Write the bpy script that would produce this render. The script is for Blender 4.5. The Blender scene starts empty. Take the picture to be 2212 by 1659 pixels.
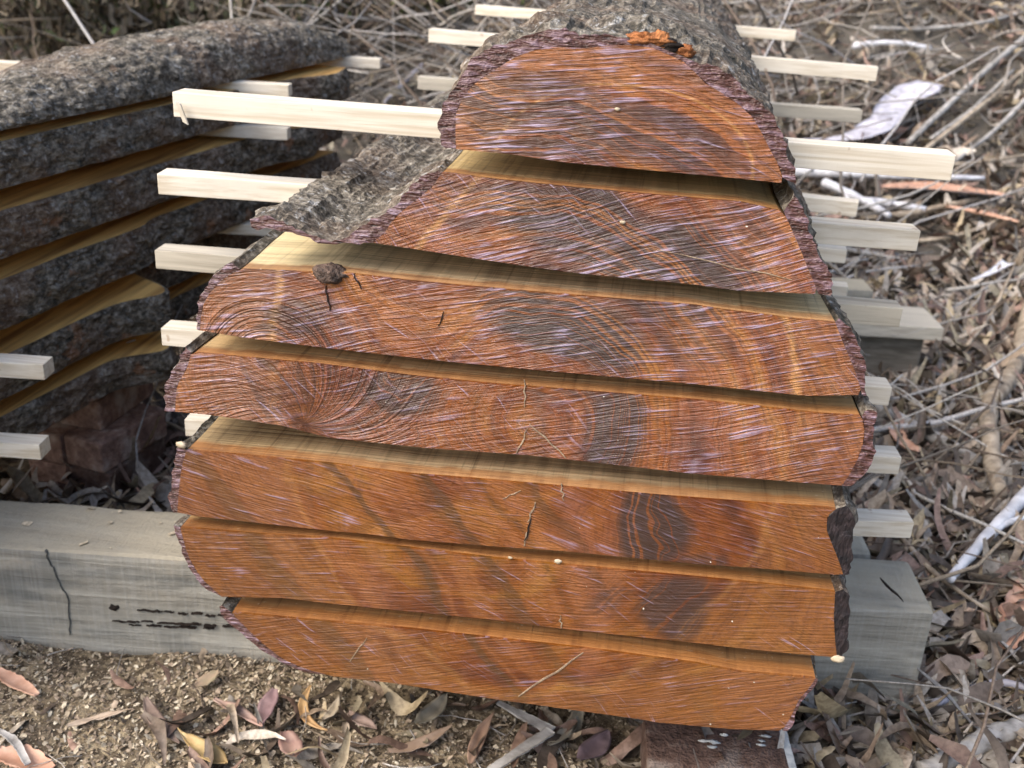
import bpy, bmesh, math, random
import numpy as np
from math import radians, sin, cos, pi
random.seed(7); RNG = np.random.default_rng(11)
sc = bpy.context.scene

# ---------------------------------------------------------------- camera, sky, sun, exposure
YAW, PITCH, ROLL, FPX = radians(7.5), radians(23.5), radians(3.2), 2250.0
Fv = np.array([-sin(YAW)*cos(PITCH), cos(YAW)*cos(PITCH), -sin(PITCH)])
_R0 = np.array([cos(YAW), sin(YAW), 0.0]); _U0 = np.cross(_R0, Fv)
Rv = cos(ROLL)*_R0 + sin(ROLL)*_U0; Uv = -sin(ROLL)*_R0 + cos(ROLL)*_U0
CAM = np.array([1.25*sin(YAW), -1.25*cos(YAW), 1.295])
cd = bpy.data.cameras.new('camera'); cam = bpy.data.objects.new('camera', cd)
sc.collection.objects.link(cam)
from mathutils import Matrix, Vector
cam.matrix_world = Matrix(((Rv[0], Uv[0], -Fv[0], CAM[0]), (Rv[1], Uv[1], -Fv[1], CAM[1]), (Rv[2], Uv[2], -Fv[2], CAM[2]), (0, 0, 0, 1)))
cd.sensor_width = 36; cd.lens = 36*FPX/2212; cd.clip_start = 0.02; cd.clip_end = 500
cd.dof.use_dof = True; cd.dof.focus_distance = 1.35; cd.dof.aperture_fstop = 6
sc.camera = cam
w = bpy.data.worlds.new('World'); sc.world = w; w.use_nodes = True
nt = w.node_tree; bg = nt.nodes['Background']
sky = nt.nodes.new('ShaderNodeTexSky'); sky.sky_type = 'NISHITA'; sky.sun_disc = False
SUN_EL, SUN_AZ = radians(46), radians(-128)       # azimuth measured from +Y towards +X
sky.sun_elevation = SUN_EL; sky.sun_rotation = SUN_AZ
sky.air_density = 1.0; sky.dust_density = 4.0; sky.ozone_density = 1.0
nt.links.new(sky.outputs[0], bg.inputs[0]); bg.inputs[1].default_value = 0.15
sl = bpy.data.lights.new('sun', 'SUN'); sl.energy = 1.0; sl.angle = radians(40); sl.color = (1.0, 0.965, 0.92)
so = bpy.data.objects.new('sun', sl); sc.collection.objects.link(so)
sd = Vector((sin(SUN_AZ)*cos(SUN_EL), cos(SUN_AZ)*cos(SUN_EL), sin(SUN_EL)))
so.rotation_euler = sd.to_track_quat('Z', 'Y').to_euler()
sc.view_settings.view_transform = 'Standard'; sc.view_settings.look = 'None'
sc.view_settings.gamma = 1.0; sc.view_settings.exposure = 1.22

# ---------------------------------------------------------------- measuring helpers (photo 2212 px wide -> real points)
def ray(x, y): return Fv + (x-1106)/FPX*Rv + (829.5-y)/FPX*Uv
def onY(x, y, Y=0.0):
    d = ray(x, y); return CAM + d*(Y-CAM[1])/d[1]
def onZ(x, y, Z=0.0):
    d = ray(x, y); return CAM + d*(Z-CAM[2])/d[2]

# ---------------------------------------------------------------- numpy noise
def _h(i, j, k):
    n = (i*374761393 + j*668265263 + k*2147483647 + 1013904223) & 0xffffffff
    n = ((n ^ (n >> 13))*1274126177) & 0xffffffff
    n = ((n ^ (n >> 15))*2246822519) & 0xffffffff
    return ((n ^ (n >> 16)) & 0xffffff)/float(0xffffff)
def vnoise(x, y, z=0.0):
    x = np.asarray(x, float); y = np.asarray(y, float) + x*0; z = np.asarray(z, float) + x*0
    i = np.floor(x).astype(np.int64); j = np.floor(y).astype(np.int64); k = np.floor(z).astype(np.int64)
    fx, fy, fz = x-i, y-j, z-k
    fx = fx*fx*(3-2*fx); fy = fy*fy*(3-2*fy); fz = fz*fz*(3-2*fz)
    r = 0
    for a in (0, 1):
        for b in (0, 1):
            for c in (0, 1):
                r = r + _h(i+a, j+b, k+c)*(fx if a else 1-fx)*(fy if b else 1-fy)*(fz if c else 1-fz)
    return r*2-1
def fbm(x, y, z=0.0, o=4):
    r = 0; a = 1.0; f = 1.0
    for q in range(o):
        r = r + a*vnoise(np.asarray(x)*f+q*17.3, np.asarray(y)*f+q*5.1, np.asarray(z)*f+q*9.7); a *= .5; f *= 2.03
    return r
def H(x, y):
    x = np.asarray(x, float); y = np.asarray(y, float)
    z = 0.012*fbm(x*2.2, y*2.2, 3.1, 3) + 0.005*fbm(x*14, y*14, 0, 2)
    z = z + 0.045*np.exp(-((x+0.75)/0.5)**2 - ((y-0.12)/0.18)**2)
    far = np.clip(y-2.7, 0, None)
    z = z + 0.12*far**1.55*(1+0.25*vnoise(x*.7, y*.7, 5)) + np.where(far > .3, 0.05, 0)*fbm(x*1.3, y*1.3, 8, 3)
    return z
def onG(x, y, lift=0.0):
    d = ray(x, y); t = 0.6
    while t < 30:
        P = CAM + d*t
        if P[2] <= float(H(P[0], P[1])) + lift: return P
        t += 0.01
    return CAM + d*8

# ---------------------------------------------------------------- object helpers
def link(o):
    sc.collection.objects.link(o); return o
def tag(o, label=None, cat=None, group=None, kind=None):
    for k, v in (('label', label), ('category', cat), ('group', group), ('kind', kind)):
        if v: o[k] = v
    return o
def empty(name, loc=(0, 0, 0)):
    o = bpy.data.objects.new(name, None); o.empty_display_size = .05; o.location = loc; return link(o)
def mesh(name, V, Fc, mats, parent=None, smooth=False, mi=None, col=None, origin=None):
    """one mesh object; V are world points; origin = the local origin (parent's place)"""
    V = np.asarray(V, float)
    if parent is not None: org = np.array(parent.location)
    elif origin is not None: org = np.array(origin)
    else: org = np.zeros(3)
    me = bpy.data.meshes.new(name)
    me.from_pydata((V-org).tolist(), [], Fc if isinstance(Fc, list) else Fc.tolist())
    if not isinstance(mats, (list, tuple)): mats = [mats]
    for m in mats: me.materials.append(m)
    if mi is not None: me.polygons.foreach_set('material_index', np.asarray(mi, np.int32))
    if smooth: me.polygons.foreach_set('use_smooth', np.ones(len(me.polygons), bool))
    if col is not None:
        at = me.color_attributes.new('tint', 'FLOAT_COLOR', 'POINT')
        c = np.ones((len(V), 4)); c[:, :3] = col; at.data.foreach_set('color', c.ravel())
    me.update()
    o = bpy.data.objects.new(name, me); link(o)
    if parent is not None: o.parent = parent
    elif origin is not None: o.location = origin
    return o

# ---------------------------------------------------------------- node helper
class G:
    def __init__(s, name):
        s.m = bpy.data.materials.new(name); s.m.use_nodes = True
        s.t = s.m.node_tree; s.b = s.t.nodes['Principled BSDF']
    def put(s, sock, v):
        if hasattr(v, 'is_linked') or isinstance(v, bpy.types.NodeSocket): s.t.links.new(v, sock)
        else:
            try: sock.default_value = v
            except Exception: sock.default_value = (*v, 1.0) if len(v) == 3 else v
    def n(s, typ, ins=None, **kw):
        nd = s.t.nodes.new(typ)
        for k, v in kw.items(): setattr(nd, k, v)
        for k, v in (ins or {}).items(): s.put(nd.inputs[k], v)
        return nd
    def ma(s, op, a, b=0.0, c=0.0, clamp=False):
        nd = s.n('ShaderNodeMath', operation=op, use_clamp=clamp)
        s.put(nd.inputs[0], a); s.put(nd.inputs[1], b); s.put(nd.inputs[2], c); return nd.outputs[0]
    def vm(s, op, a, b=(0, 0, 0)):
        nd = s.n('ShaderNodeVectorMath', operation=op); s.put(nd.inputs[0], a)
        if op == 'SCALE': s.put(nd.inputs[3], b)
        else: s.put(nd.inputs[1], b)
        return nd.outputs[1] if op in ('LENGTH', 'DISTANCE', 'DOT_PRODUCT') else nd.outputs[0]
    def pos(s): return s.n('ShaderNodeNewGeometry').outputs['Position']
    def mapr(s, v, a, b, c=0.0, d=1.0, smooth=True):
        nd = s.n('ShaderNodeMapRange', {0: v, 1: a, 2: b, 3: c, 4: d}); nd.interpolation_type = 'SMOOTHSTEP' if smooth else 'LINEAR'
        return nd.outputs[0]
    def noise(s, vec=None, scale=5.0, detail=3.0, rough=.55, W=None, dist=0.0):
        nd = s.n('ShaderNodeTexNoise')
        if W is not None:
            nd.noise_dimensions = '1D'; s.put(nd.inputs['W'], W)
        elif vec is not None: s.put(nd.inputs['Vector'], vec)
        s.put(nd.inputs['Scale'], scale); s.put(nd.inputs['Detail'], detail); s.put(nd.inputs['Roughness'], rough)
        nd.inputs['Distortion'].default_value = dist
        return nd.outputs['Fac']
    def mapping(s, vec, scale=(1, 1, 1), rot=(0, 0, 0), loc=(0, 0, 0)):
        return s.n('ShaderNodeMapping', {'Vector': vec, 'Scale': scale, 'Rotation': rot, 'Location': loc}).outputs[0]
    def mix(s, f, a, b, mode='MIX'):
        nd = s.n('ShaderNodeMix', data_type='RGBA', blend_type=mode); s.put(nd.inputs[0], f)
        for i, v in ((6, a), (7, b)):
            if isinstance(v, tuple) and len(v) == 3: v = (*v, 1.0)
            s.put(nd.inputs[i], v)
        return nd.outputs[2]
    def ramp(s, v, stops):
        nd = s.n('ShaderNodeValToRGB', {0: v}); e = nd.color_ramp.elements
        while len(e) < len(stops): e.new(.5)
        for q, (p, c) in zip(e, stops): q.position = p; q.color = (*c, 1)
        return nd.outputs[0]
    def xyz(s, v): 
        o = s.n('ShaderNodeSeparateXYZ', {0: v}).outputs; return o[0], o[1], o[2]
    def comb(s, x, y, z): return s.n('ShaderNodeCombineXYZ', {0: x, 1: y, 2: z}).outputs[0]
    def bump(s, h, strength=.5, dist=.01, normal=None):
        i = {'Height': h, 'Strength': strength, 'Distance': dist}
        if normal is not None: i['Normal'] = normal
        return s.n('ShaderNodeBump', i).outputs[0]
    def out(s, col=None, rough=None, normal=None, spec=None, **k):
        if col is not None: s.put(s.b.inputs['Base Color'], (*col, 1) if isinstance(col, tuple) and len(col) == 3 else col)
        if rough is not None: s.put(s.b.inputs['Roughness'], rough)
        if normal is not None: s.put(s.b.inputs['Normal'], normal)
        if spec is not None: s.put(s.b.inputs['Specular IOR Level'], spec)
        for kk, v in k.items(): s.put(s.b.inputs[kk.replace('_', ' ')], v)
        return s.m

# ---------------------------------------------------------------- materials
def m_bark(name, light=1.0, brown=0.5, lichen=0.5, orange=0.2, st=.6):
    g = G(name); p = g.pos()
    q = g.mapping(p, (1.0, st, 1.0))
    n1 = g.noise(q, 105, 6, .72); n2 = g.noise(q, 38, 4, .65); n3 = g.noise(p, 5, 3, .5); n4 = g.noise(g.vm('ADD', p, (3, 7, 1)), 52, 5, .75)
    n1 = g.ma('ADD', g.ma('MULTIPLY', n1, .65), g.ma('MULTIPLY', n2, .35))
    c = g.ramp(n1, [(.36, (.012*light, .014*light, .011*light)), (.48, (.075*light, .064*light, .049*light)), (.58, (.20*light, .178*light, .142*light)), (.70, (.38*light, .36*light, .31*light))])
    c = g.mix(g.ma('MULTIPLY', g.mapr(n3, .42, .62), brown), c, g.mix(.5, c, (.16*light, .085*light, .05*light)))
    c = g.mix(g.ma('MULTIPLY', g.mapr(n4, .56, .66), lichen), c, (.52, .52, .50))
    c = g.mix(g.ma('MULTIPLY', g.mapr(g.noise(g.vm('ADD', p, (9, 2, 5)), 11, 4, .6), .62, .68), orange), c, (.33, .13, .045))
    h = g.ma('ADD', g.ma('MULTIPLY', n1, .5), g.ma('MULTIPLY', n2, 1.0))
    h = g.ma('ADD', h, g.ma('MULTIPLY', g.noise(q, 160, 3, .6), .25))
    return g.out(c, .9, g.bump(h, 1.0, .012), .25)
BARK = m_bark('bark_grey', 1.25, .45, .5, .12)
BARK_WING = m_bark('bark_pale', 1.5, .3, .7, .05, 1.0)
BARK_DARK = m_bark('bark_dark', 1.15, .6, .35, .35)

def m_barkend():
    g = G('bark_end_sealed'); p = g.pos(); x, y, z = g.xyz(p)
    n = g.noise(g.mapping(p, (34, 8, 150), (0, radians(-6), 0)), 1, 3, .65)
    n2 = g.noise(p, 60, 4, .6)
    c = g.ramp(n, [(.32, (.022, .010, .008)), (.48, (.10, .040, .030)), (.62, (.24, .155, .18)), (.78, (.48, .40, .52))])
    c = g.mix(g.mapr(n2, .54, .68), c, (.05, .018, .012))
    return g.out(c, .38, g.bump(g.ma('ADD', n, g.ma('MULTIPLY', n2, .6)), .9, .01), .5)
BARKEND = m_barkend()
def m_blackhollow():
    g = G('black_hollow'); p = g.pos(); n = g.noise(p, 70, 4, .6)
    return g.out(g.ramp(n, [(.35, (.006, .006, .008)), (.6, (.030, .022, .024)), (.78, (.10, .08, .09))]), .5, g.bump(g.noise(g.mapping(p, (90, 20, 28)), 1, 4, .6), .8, .012), .4)
HOLLOW = m_blackhollow()  # near-black colour for the hollowed bark at the right ends

def P2(x, y):
    q = onY(x, y); return float(q[0]), float(q[2])
PITHS = [(1143, 916, 1.0, 1.0), (1010, 1205, .5, 1.0), (655, 930, 1.0, .9), (580, 765, 1.0, .85)]
# cx, cy, half-width px, half-height px, rotation deg, strength   (heartwood stains)
DARKS = [(1270, 275, 320, 75, 6, .75), (1330, 520, 330, 85, 12, .95), (1600, 500, 70, 70, 20, .45), (1000, 450, 90, 60, 30, .4),
         (1220, 705, 190, 80, 14, 1.0), (1440, 640, 150, 70, 14, .75), (1500, 735, 90, 60, 0, .45), (630, 690, 95, 50, -15, .65),
         (870, 840, 85, 55, -10, .8), (1320, 930, 75, 130, 0, .9), (1270, 850, 130, 30, 0, .6), (600, 830, 90, 60, 15, .35),
         (1410, 1135, 85, 120, 0, .95), (1500, 1215, 60, 40, -20, .6), (1465, 1315, 75, 95, 28, .8), (1330, 1300, 60, 20, -20, .45)]
def m_end(k, ang, streak, tint):
    """oiled/sealed end grain of slab k; ang = direction of chainsaw marks, streak = strength of the marks and their painted sky sheen"""
    g = G('sealed_end_grain_%d' % k); p = g.pos(); x, y, z = g.xyz(p)
    w1 = g.ma('SUBTRACT', g.noise(p, 6, 3, .5), .5); w2 = g.ma('SUBTRACT', g.noise(p, 28, 3, .5), .5)
    r = None
    for (cx, cy, sx, sz) in PITHS:
        X, Z = P2(cx, cy)
        dx = g.ma('MULTIPLY', g.ma('SUBTRACT', x, X), sx); dz = g.ma('MULTIPLY', g.ma('SUBTRACT', z, Z), sz)
        d = g.ma('SQRT', g.ma('ADD', g.ma('MULTIPLY', dx, dx), g.ma('MULTIPLY', dz, dz)))
        if r is None: r = d
        else: r = g.ma('SMOOTH_MIN', r, g.ma('ADD', d, .04), .20)
    r = g.ma('ADD', r, g.ma('ADD', g.ma('MULTIPLY', w1, .065), g.ma('MULTIPLY', w2, .006)))
    broad = g.noise(W=g.ma('MULTIPLY', r, 1.0), scale=26 if k < 5 else 15, detail=2, rough=.6)
    ring = g.noise(W=g.ma('ADD', r, 3.0), scale=150, detail=3, rough=.7)
    blot = g.noise(p, 7, 4, .6)
    t = tint
    c = g.ramp(g.ma('ADD', g.ma('MULTIPLY', broad, {4: .38, 5: .50, 6: .50, 7: .5}.get(k, .58)), g.ma('MULTIPLY', blot, {4: .62, 5: .50, 6: .5, 7: .5}.get(k, .42))),
               [(.36, (.125*t[0], .028*t[1], .008*t[2])), (.45, (.27*t[0], .070*t[1], .010*t[2])), (.53, (.41*t[0], .130*t[1], .014*t[2])), (.63, (.58*t[0], .255*t[1], .040*t[2]))])
    fig = g.noise(g.mapping(p, (9, 1, 2.6), (0, radians(38), 0)), 1, 4, .6, dist=.8)
    c = g.mix(g.ma('MULTIPLY', g.mapr(fig, .52, .66), .42), c, g.mix(.72, c, (.62*t[0], .27*t[1], .07)))
    c = g.mix(g.ma('MULTIPLY', g.mapr(fig, .47, .34), .55), c, g.mix(.6, c, (.11*t[0], .025, .010)))
    # broad slanting figure, strongest in the lower slabs
    u1 = g.ma('ADD', g.ma('ADD', g.ma('MULTIPLY', x, .80), g.ma('MULTIPLY', z, .60)), g.ma('MULTIPLY', w1, .10))
    bnd = g.noise(W=u1, scale=21, detail=2, rough=.55)
    side = g.mapr(x, .25, -.05, .25 if k > 4 else .0, 1.0 if k > 4 else .25)
    c = g.mix(g.ma('MULTIPLY', g.ma('MULTIPLY', g.mapr(bnd, .50, .62), side), .65), c, (.56*t[0], .215*t[1], .03))
    c = g.mix(g.ma('MULTIPLY', g.ma('MULTIPLY', g.mapr(bnd, .47, .36), side), .70), c, (.15*t[0], .036, .010))
    # swirls at the left crotch: a fan in the widest slab, domed arcs in the knot-hole slab
    swh = 0.0
    if k in (3, 4):
        fx, fz = P2(*((585, 800) if k == 3 else (655, 915)))
        dx = g.ma('SUBTRACT', x, fx); dz = g.ma('SUBTRACT', z, fz)
        d_ = g.ma('SQRT', g.ma('ADD', g.ma('MULTIPLY', dx, dx), g.ma('MULTIPLY', dz, dz)))
        if k == 3:
            sw = g.noise(W=g.ma('ADD', g.ma('MULTIPLY', d_, 1.0), g.ma('MULTIPLY', w1, .02)), scale=150, detail=2, rough=.6); msk = g.mapr(d_, .125, .085)
        else:
            an = g.ma('ADD', g.ma('ARCTAN2', dx, dz), g.ma('MULTIPLY', d_, 5.0))
            sw = g.noise(W=an, scale=9.0, detail=3, rough=.65); msk = g.mapr(d_, .20, .11)
        swh = g.ma('MULTIPLY', sw, msk)
        c = g.mix(g.ma('MULTIPLY', g.ma('MULTIPLY', g.mapr(sw, .50, .40), msk), .80), c, (.085, .036, .022))
        c = g.mix(g.ma('MULTIPLY', g.ma('MULTIPLY', g.mapr(sw, .54, .62), msk), .5), c, (.50*t[0], .22*t[1], .08))
    # outer sapwood: yellower
    X0, Z0 = P2(*{1: (1345, 360), 2: (1330, 700)}.get(k, (1130, 880))); EX, EZ = {1: (.205, .125), 2: (.356, .312)}.get(k, (.465, .62))
    ex = g.ma('DIVIDE', g.ma('SUBTRACT', x, X0), EX); ez = g.ma('DIVIDE', g.ma('SUBTRACT', z, Z0), EZ)
    e = g.ma('ADD', g.ma('SQRT', g.ma('ADD', g.ma('MULTIPLY', ex, ex), g.ma('MULTIPLY', ez, ez))), g.ma('MULTIPLY', w1, .22 if k > 2 else .14))
    sap = g.mapr(e, .70, .80)
    c = g.mix(g.ma('MULTIPLY', sap, .45), c, g.mix(ring, (.33*t[0], .125*t[1], .03*t[2]), (.50*t[0], .23*t[1], .065*t[2])))
    line = g.ma('SUBTRACT', 1.0, g.mapr(g.ma('ABSOLUTE', g.ma('SUBTRACT', e, .745)), .0, .02))
    c = g.mix(g.ma('MULTIPLY', line, .5 if k < 4 else .15), c, (.60, .31, .09))
    # heartwood stains, cut by the rings
    dk = None
    pw = g.vm('ADD', p, g.comb(g.ma('MULTIPLY', w1, .07), 0.0, g.ma('MULTIPLY', g.ma('SUBTRACT', g.noise(g.vm('ADD', p, (4, 4, 4)), 8, 3, .5), .5), .10)))
    wx, wy, wz = g.xyz(pw)
    for (cx, cy, a, b, rot, st) in DARKS:
        X, Z = P2(cx, cy)
        zb = [(80, 400), (370, 640), (580, 860), (760, 1055), (970, 1245), (1130, 1422), (1300, 1580)][k-1]
        if cy+b*1.3 < zb[0]-30 or cy-b*1.3 > zb[1]+30: continue
        A = a/1700.0; B = b/1700.0; ra = radians(rot)
        dx = g.ma('SUBTRACT', wx, X); dz = g.ma('SUBTRACT', wz, Z)
        u = g.ma('DIVIDE', g.ma('SUBTRACT', g.ma('MULTIPLY', dx, cos(ra)), g.ma('MULTIPLY', dz, sin(ra))), A)
        v = g.ma('DIVIDE', g.ma('ADD', g.ma('MULTIPLY', dx, sin(ra)), g.ma('MULTIPLY', dz, cos(ra))), B)
        m = g.ma('MULTIPLY', g.mapr(g.ma('SQRT', g.ma('ADD', g.ma('MULTIPLY', u, u), g.ma('MULTIPLY', v, v))), 1.25, .7), st)
        dk = m if dk is None else g.ma('MAXIMUM', dk, m)
    if dk is not None:
        rc = g.mapr(g.ma('ADD', g.ma('MULTIPLY', broad, .35), g.ma('MULTIPLY', ring, .65)), .58, .51)
        dk = g.ma('MULTIPLY', dk, g.ma('ADD', g.ma('MULTIPLY', rc, .80), .18))
        c = g.mix(dk, c, (.042, .026, .021))
    # fine rings
    c = g.mix(g.ma('MULTIPLY', g.mapr(ring, .54, .38), .60 if k < 5 else .34), c, g.mix(.6, c, (.06, .018, .008)))
    # pores / grain fleck
    c = g.mix(g.ma('MULTIPLY', g.mapr(g.noise(p, 260, 2, .6), .50, .30), .55), c, g.mix(.7, c, (.05, .015, .006)))
    # chainsaw marks: long shallow scratches fanning a little, and a second weaker set
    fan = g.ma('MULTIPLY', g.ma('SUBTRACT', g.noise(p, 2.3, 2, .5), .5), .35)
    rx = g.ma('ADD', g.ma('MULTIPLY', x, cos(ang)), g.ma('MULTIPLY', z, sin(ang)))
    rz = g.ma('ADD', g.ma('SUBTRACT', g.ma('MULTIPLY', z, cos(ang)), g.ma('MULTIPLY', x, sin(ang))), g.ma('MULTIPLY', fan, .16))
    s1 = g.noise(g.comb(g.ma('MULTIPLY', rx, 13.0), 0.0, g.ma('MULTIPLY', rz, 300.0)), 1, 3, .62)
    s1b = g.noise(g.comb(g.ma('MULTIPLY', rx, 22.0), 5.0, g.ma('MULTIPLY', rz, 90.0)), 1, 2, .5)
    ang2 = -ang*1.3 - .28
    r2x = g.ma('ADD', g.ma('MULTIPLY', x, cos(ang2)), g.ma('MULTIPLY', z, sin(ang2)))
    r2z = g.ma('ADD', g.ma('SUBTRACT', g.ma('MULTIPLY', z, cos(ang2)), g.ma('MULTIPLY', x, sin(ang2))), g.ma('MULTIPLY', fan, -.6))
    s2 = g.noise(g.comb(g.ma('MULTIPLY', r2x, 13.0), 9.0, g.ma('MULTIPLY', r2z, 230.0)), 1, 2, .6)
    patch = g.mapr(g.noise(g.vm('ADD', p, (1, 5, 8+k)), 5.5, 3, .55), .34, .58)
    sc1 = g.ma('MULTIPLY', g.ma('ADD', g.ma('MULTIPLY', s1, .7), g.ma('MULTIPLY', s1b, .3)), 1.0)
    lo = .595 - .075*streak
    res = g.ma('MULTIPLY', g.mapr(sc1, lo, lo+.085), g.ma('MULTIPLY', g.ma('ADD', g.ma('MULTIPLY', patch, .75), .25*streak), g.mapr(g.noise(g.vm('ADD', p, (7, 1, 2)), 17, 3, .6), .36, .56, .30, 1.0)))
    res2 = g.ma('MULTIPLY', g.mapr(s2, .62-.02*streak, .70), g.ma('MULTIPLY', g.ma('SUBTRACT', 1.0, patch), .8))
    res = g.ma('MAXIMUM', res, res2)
    # lavender sky sheen painted along the scratches, with some dried wax sealer
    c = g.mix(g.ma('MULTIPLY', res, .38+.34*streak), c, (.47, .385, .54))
    # dust specks
    c = g.mix(g.mapr(g.noise(p, 120, 1, .3), .80, .83), c, (.75, .7, .6))
    h = g.ma('ADD', g.ma('MULTIPLY', sc1, .9), g.ma('MULTIPLY', g.ma('MULTIPLY', s2, .5), g.ma('SUBTRACT', 1.0, patch)))
    h = g.ma('ADD', h, g.ma('MULTIPLY', g.noise(p, 22, 2, .5), .8)); h = g.ma('ADD', h, swh)
    h = g.ma('ADD', h, g.ma('MULTIPLY', ring, .12))
    return g.out(c, .30, g.bump(h, .40+.45*streak, .010), .5, Coat_Weight=.5, Coat_Roughness=.2)

def m_sawn(name, xl, xr, sap, heart, front=True):
    """sawn flat faces: grain along the log, paler sapwood at the sides, sealer run over the first few centimetres"""
    g = G(name); p = g.pos(); x, y, z = g.xyz(p)
    gr = g.noise(g.mapping(p, (48, 1.6, 20)), 1, 5, .6, dist=.4); gb = g.noise(g.mapping(p, (9, .5, 9)), 1, 3, .5)
    saw = g.noise(g.mapping(p, (1.5, 120, 1.5)), 1, 2, .5)
    band = g.noise(g.mapping(p, (1.1, 42, 1.1), (0, 0, radians(3))), 1, 4, .6, dist=.3)
    gr = g.ma('ADD', g.ma('MULTIPLY', gr, .45), g.ma('MULTIPLY', band, .55))
    c = g.mix(g.mapr(gr, .36, .62), tuple(v*1.1 for v in heart), tuple(min(1, v*2.3) for v in heart))
    ed = g.ma('MINIMUM', g.ma('SUBTRACT', x, xl), g.ma('SUBTRACT', xr, x))
    ed = g.ma('ADD', ed, g.ma('MULTIPLY', g.ma('SUBTRACT', gb, .5), .16))
    c = g.mix(g.mapr(ed, .26, .08), c, g.mix(g.mapr(gr, .3, .7), tuple(v*.72 for v in sap), sap))
    c = g.mix(g.ma('MULTIPLY', g.mapr(gb, .56, .7), .5), c, g.mix(.6, c, (.07, .045, .02)))
    c = g.mix(g.ma('MULTIPLY', g.mapr(saw, .45, .35), .22), c, g.mix(.5, c, (.1, .07, .04)))
    fine = g.noise(g.mapping(p, (2.5, 190, 2.5), (0, 0, radians(2))), 1, 3, .65, dist=.2); lng = g.noise(g.mapping(p, (150, 3, 40)), 1, 4, .65)
    c = g.mix(g.ma('MULTIPLY', g.mapr(fine, .50, .36), .45), c, g.mix(.65, c, (.07, .045, .025)))
    c = g.mix(g.ma('MULTIPLY', g.mapr(lng, .54, .66), .55), c, g.mix(.6, c, (.08, .045, .02)))
    c = g.mix(g.ma('MULTIPLY', g.mapr(g.noise(p, 170, 2, .5), .66, .72), .5), c, (.62, .54, .40))
    # checks (dark streaks across) at the heart
    ck = g.noise(g.mapping(p, (70, .8, 5)), 1, 2, .5)
    c = g.mix(g.ma('MULTIPLY', g.mapr(ck, .62, .70), .5), c, (.07, .035, .015))
    if front:
        e = g.ma('ADD', y, g.ma('MULTIPLY', g.ma('SUBTRACT', g.noise(g.mapping(p, (30, 30, 30)), 1, 3, .6), .5), .030))
        c = g.mix(g.ma('MULTIPLY', g.mapr(e, .036, .020), .75), c, g.mix(g.mapr(gr, .35, .6), (.17, .055, .015), (.33, .13, .034)))
    return g.out(c, .62, g.bump(g.ma('ADD', g.ma('MULTIPLY', gr, .6), g.ma('MULTIPLY', g.ma('ADD', saw, fine), .5)), .6, .005), .3)

def m_batten(name, base, dark, grey=0.0):
    g = G(name); p = g.pos()
    o = g.n('ShaderNodeObjectInfo').outputs['Random']
    gr = g.noise(g.mapping(g.vm('ADD', p, g.comb(0.0, g.ma('MULTIPLY', o, 9.0), g.ma('MULTIPLY', o, 5.0))), (3, 90, 110)), 1, 4, .6, dist=.3)
    b = g.noise(p, 9, 3, .5)
    c = g.mix(g.mapr(gr, .32, .62), dark, base)
    c = g.mix(g.ma('MULTIPLY', g.mapr(b, .5, .7), .35), c, g.mix(.5, c, (.35, .30, .24)))
    c = g.mix(g.ma('MULTIPLY', o, grey), c, (.42, .41, .38))
    c = g.mix(g.ma('MULTIPLY', g.mapr(g.noise(p, 38, 2, .5), .70, .75), .5), c, (.3, .17, .08))
    return g.out(c, .6, g.bump(g.ma('ADD', gr, g.ma('MULTIPLY', g.noise(g.mapping(p, (140, 20, 20)), 1, 2, .5), .4)), .25, .003), .3)
PINE = m_batten('pale_pine', (.80, .735, .61), (.60, .51, .37), .45)
PINE_GREY = m_batten('weathered_pine', (.52, .47, .37), (.34, .30, .23), .3)

def m_grey_timber(name='weathered_hardwood', k=1.0):
    g = G(name); p = g.pos(); x, y, z = g.xyz(p)
    gr = g.noise(g.mapping(p, (2.2, 26, 70), (0, 0, radians(-6))), 1, 5, .6, dist=.5)
    ver = g.noise(g.mapping(p, (170, 40, 4)), 1, 2, .5)
    st = g.noise(p, 4.2, 4, .6)
    c = g.ramp(gr, [(.3, (.175*k, .165*k, .138*k)), (.5, (.275*k, .262*k, .222*k)), (.7, (.39*k, .375*k, .325*k))])
    c = g.mix(g.ma('MULTIPLY', g.mapr(st, .50, .66), .55), c, (.40*k, .35*k, .27*k))
    c = g.mix(g.ma('MULTIPLY', g.mapr(g.noise(g.mapping(p, (3, 9, 9)), 1, 4, .6), .50, .34), .6), c, (.09, .10, .10))
    c = g.mix(g.ma('MULTIPLY', g.mapr(ver, .5, .62), .12), c, (.42*k, .42*k, .40*k))
    # the two dark checks in the left face
    nrm = g.n('ShaderNodeNewGeometry').outputs['Normal']
    # sawdust film on the top face
    up = g.mapr(g.xyz(nrm)[2], .6, .9)
    c = g.mix(g.ma('MULTIPLY', up, g.mapr(st, .25, .6, .25, .75)), c, (.42, .37, .27))
    h = g.ma('ADD', gr, g.ma('MULTIPLY', g.noise(p, 90, 3, .6), .4))
    return g.out(c, .85, g.bump(g.ma('ADD', h, g.ma('MULTIPLY', ver, .25)), .7, .006), .2)
GREYT = m_grey_timber()
def m_simple(name, c1, c2, scale=40, rough=.85, bump=.5, dist=.004, stretch=(1, 1, 1), lo=.35, hi=.65):
    g = G(name); p = g.mapping(g.pos(), stretch); n = g.noise(p, scale, 4, .6); n2 = g.noise(g.vm('ADD', p, (5, 5, 5)), scale*.25, 3, .5)
    c = g.mix(g.mapr(g.ma('ADD', g.ma('MULTIPLY', n, .6), g.ma('MULTIPLY', n2, .4)), lo, hi), c1, c2)
    return g.out(c, rough, g.bump(n, bump, dist), .3)
GREYT_D = m_simple('shaded_brown_timber', (.10, .085, .065), (.20, .175, .14), 14, .9, .5, .004, (1, 3, 6))
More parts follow.
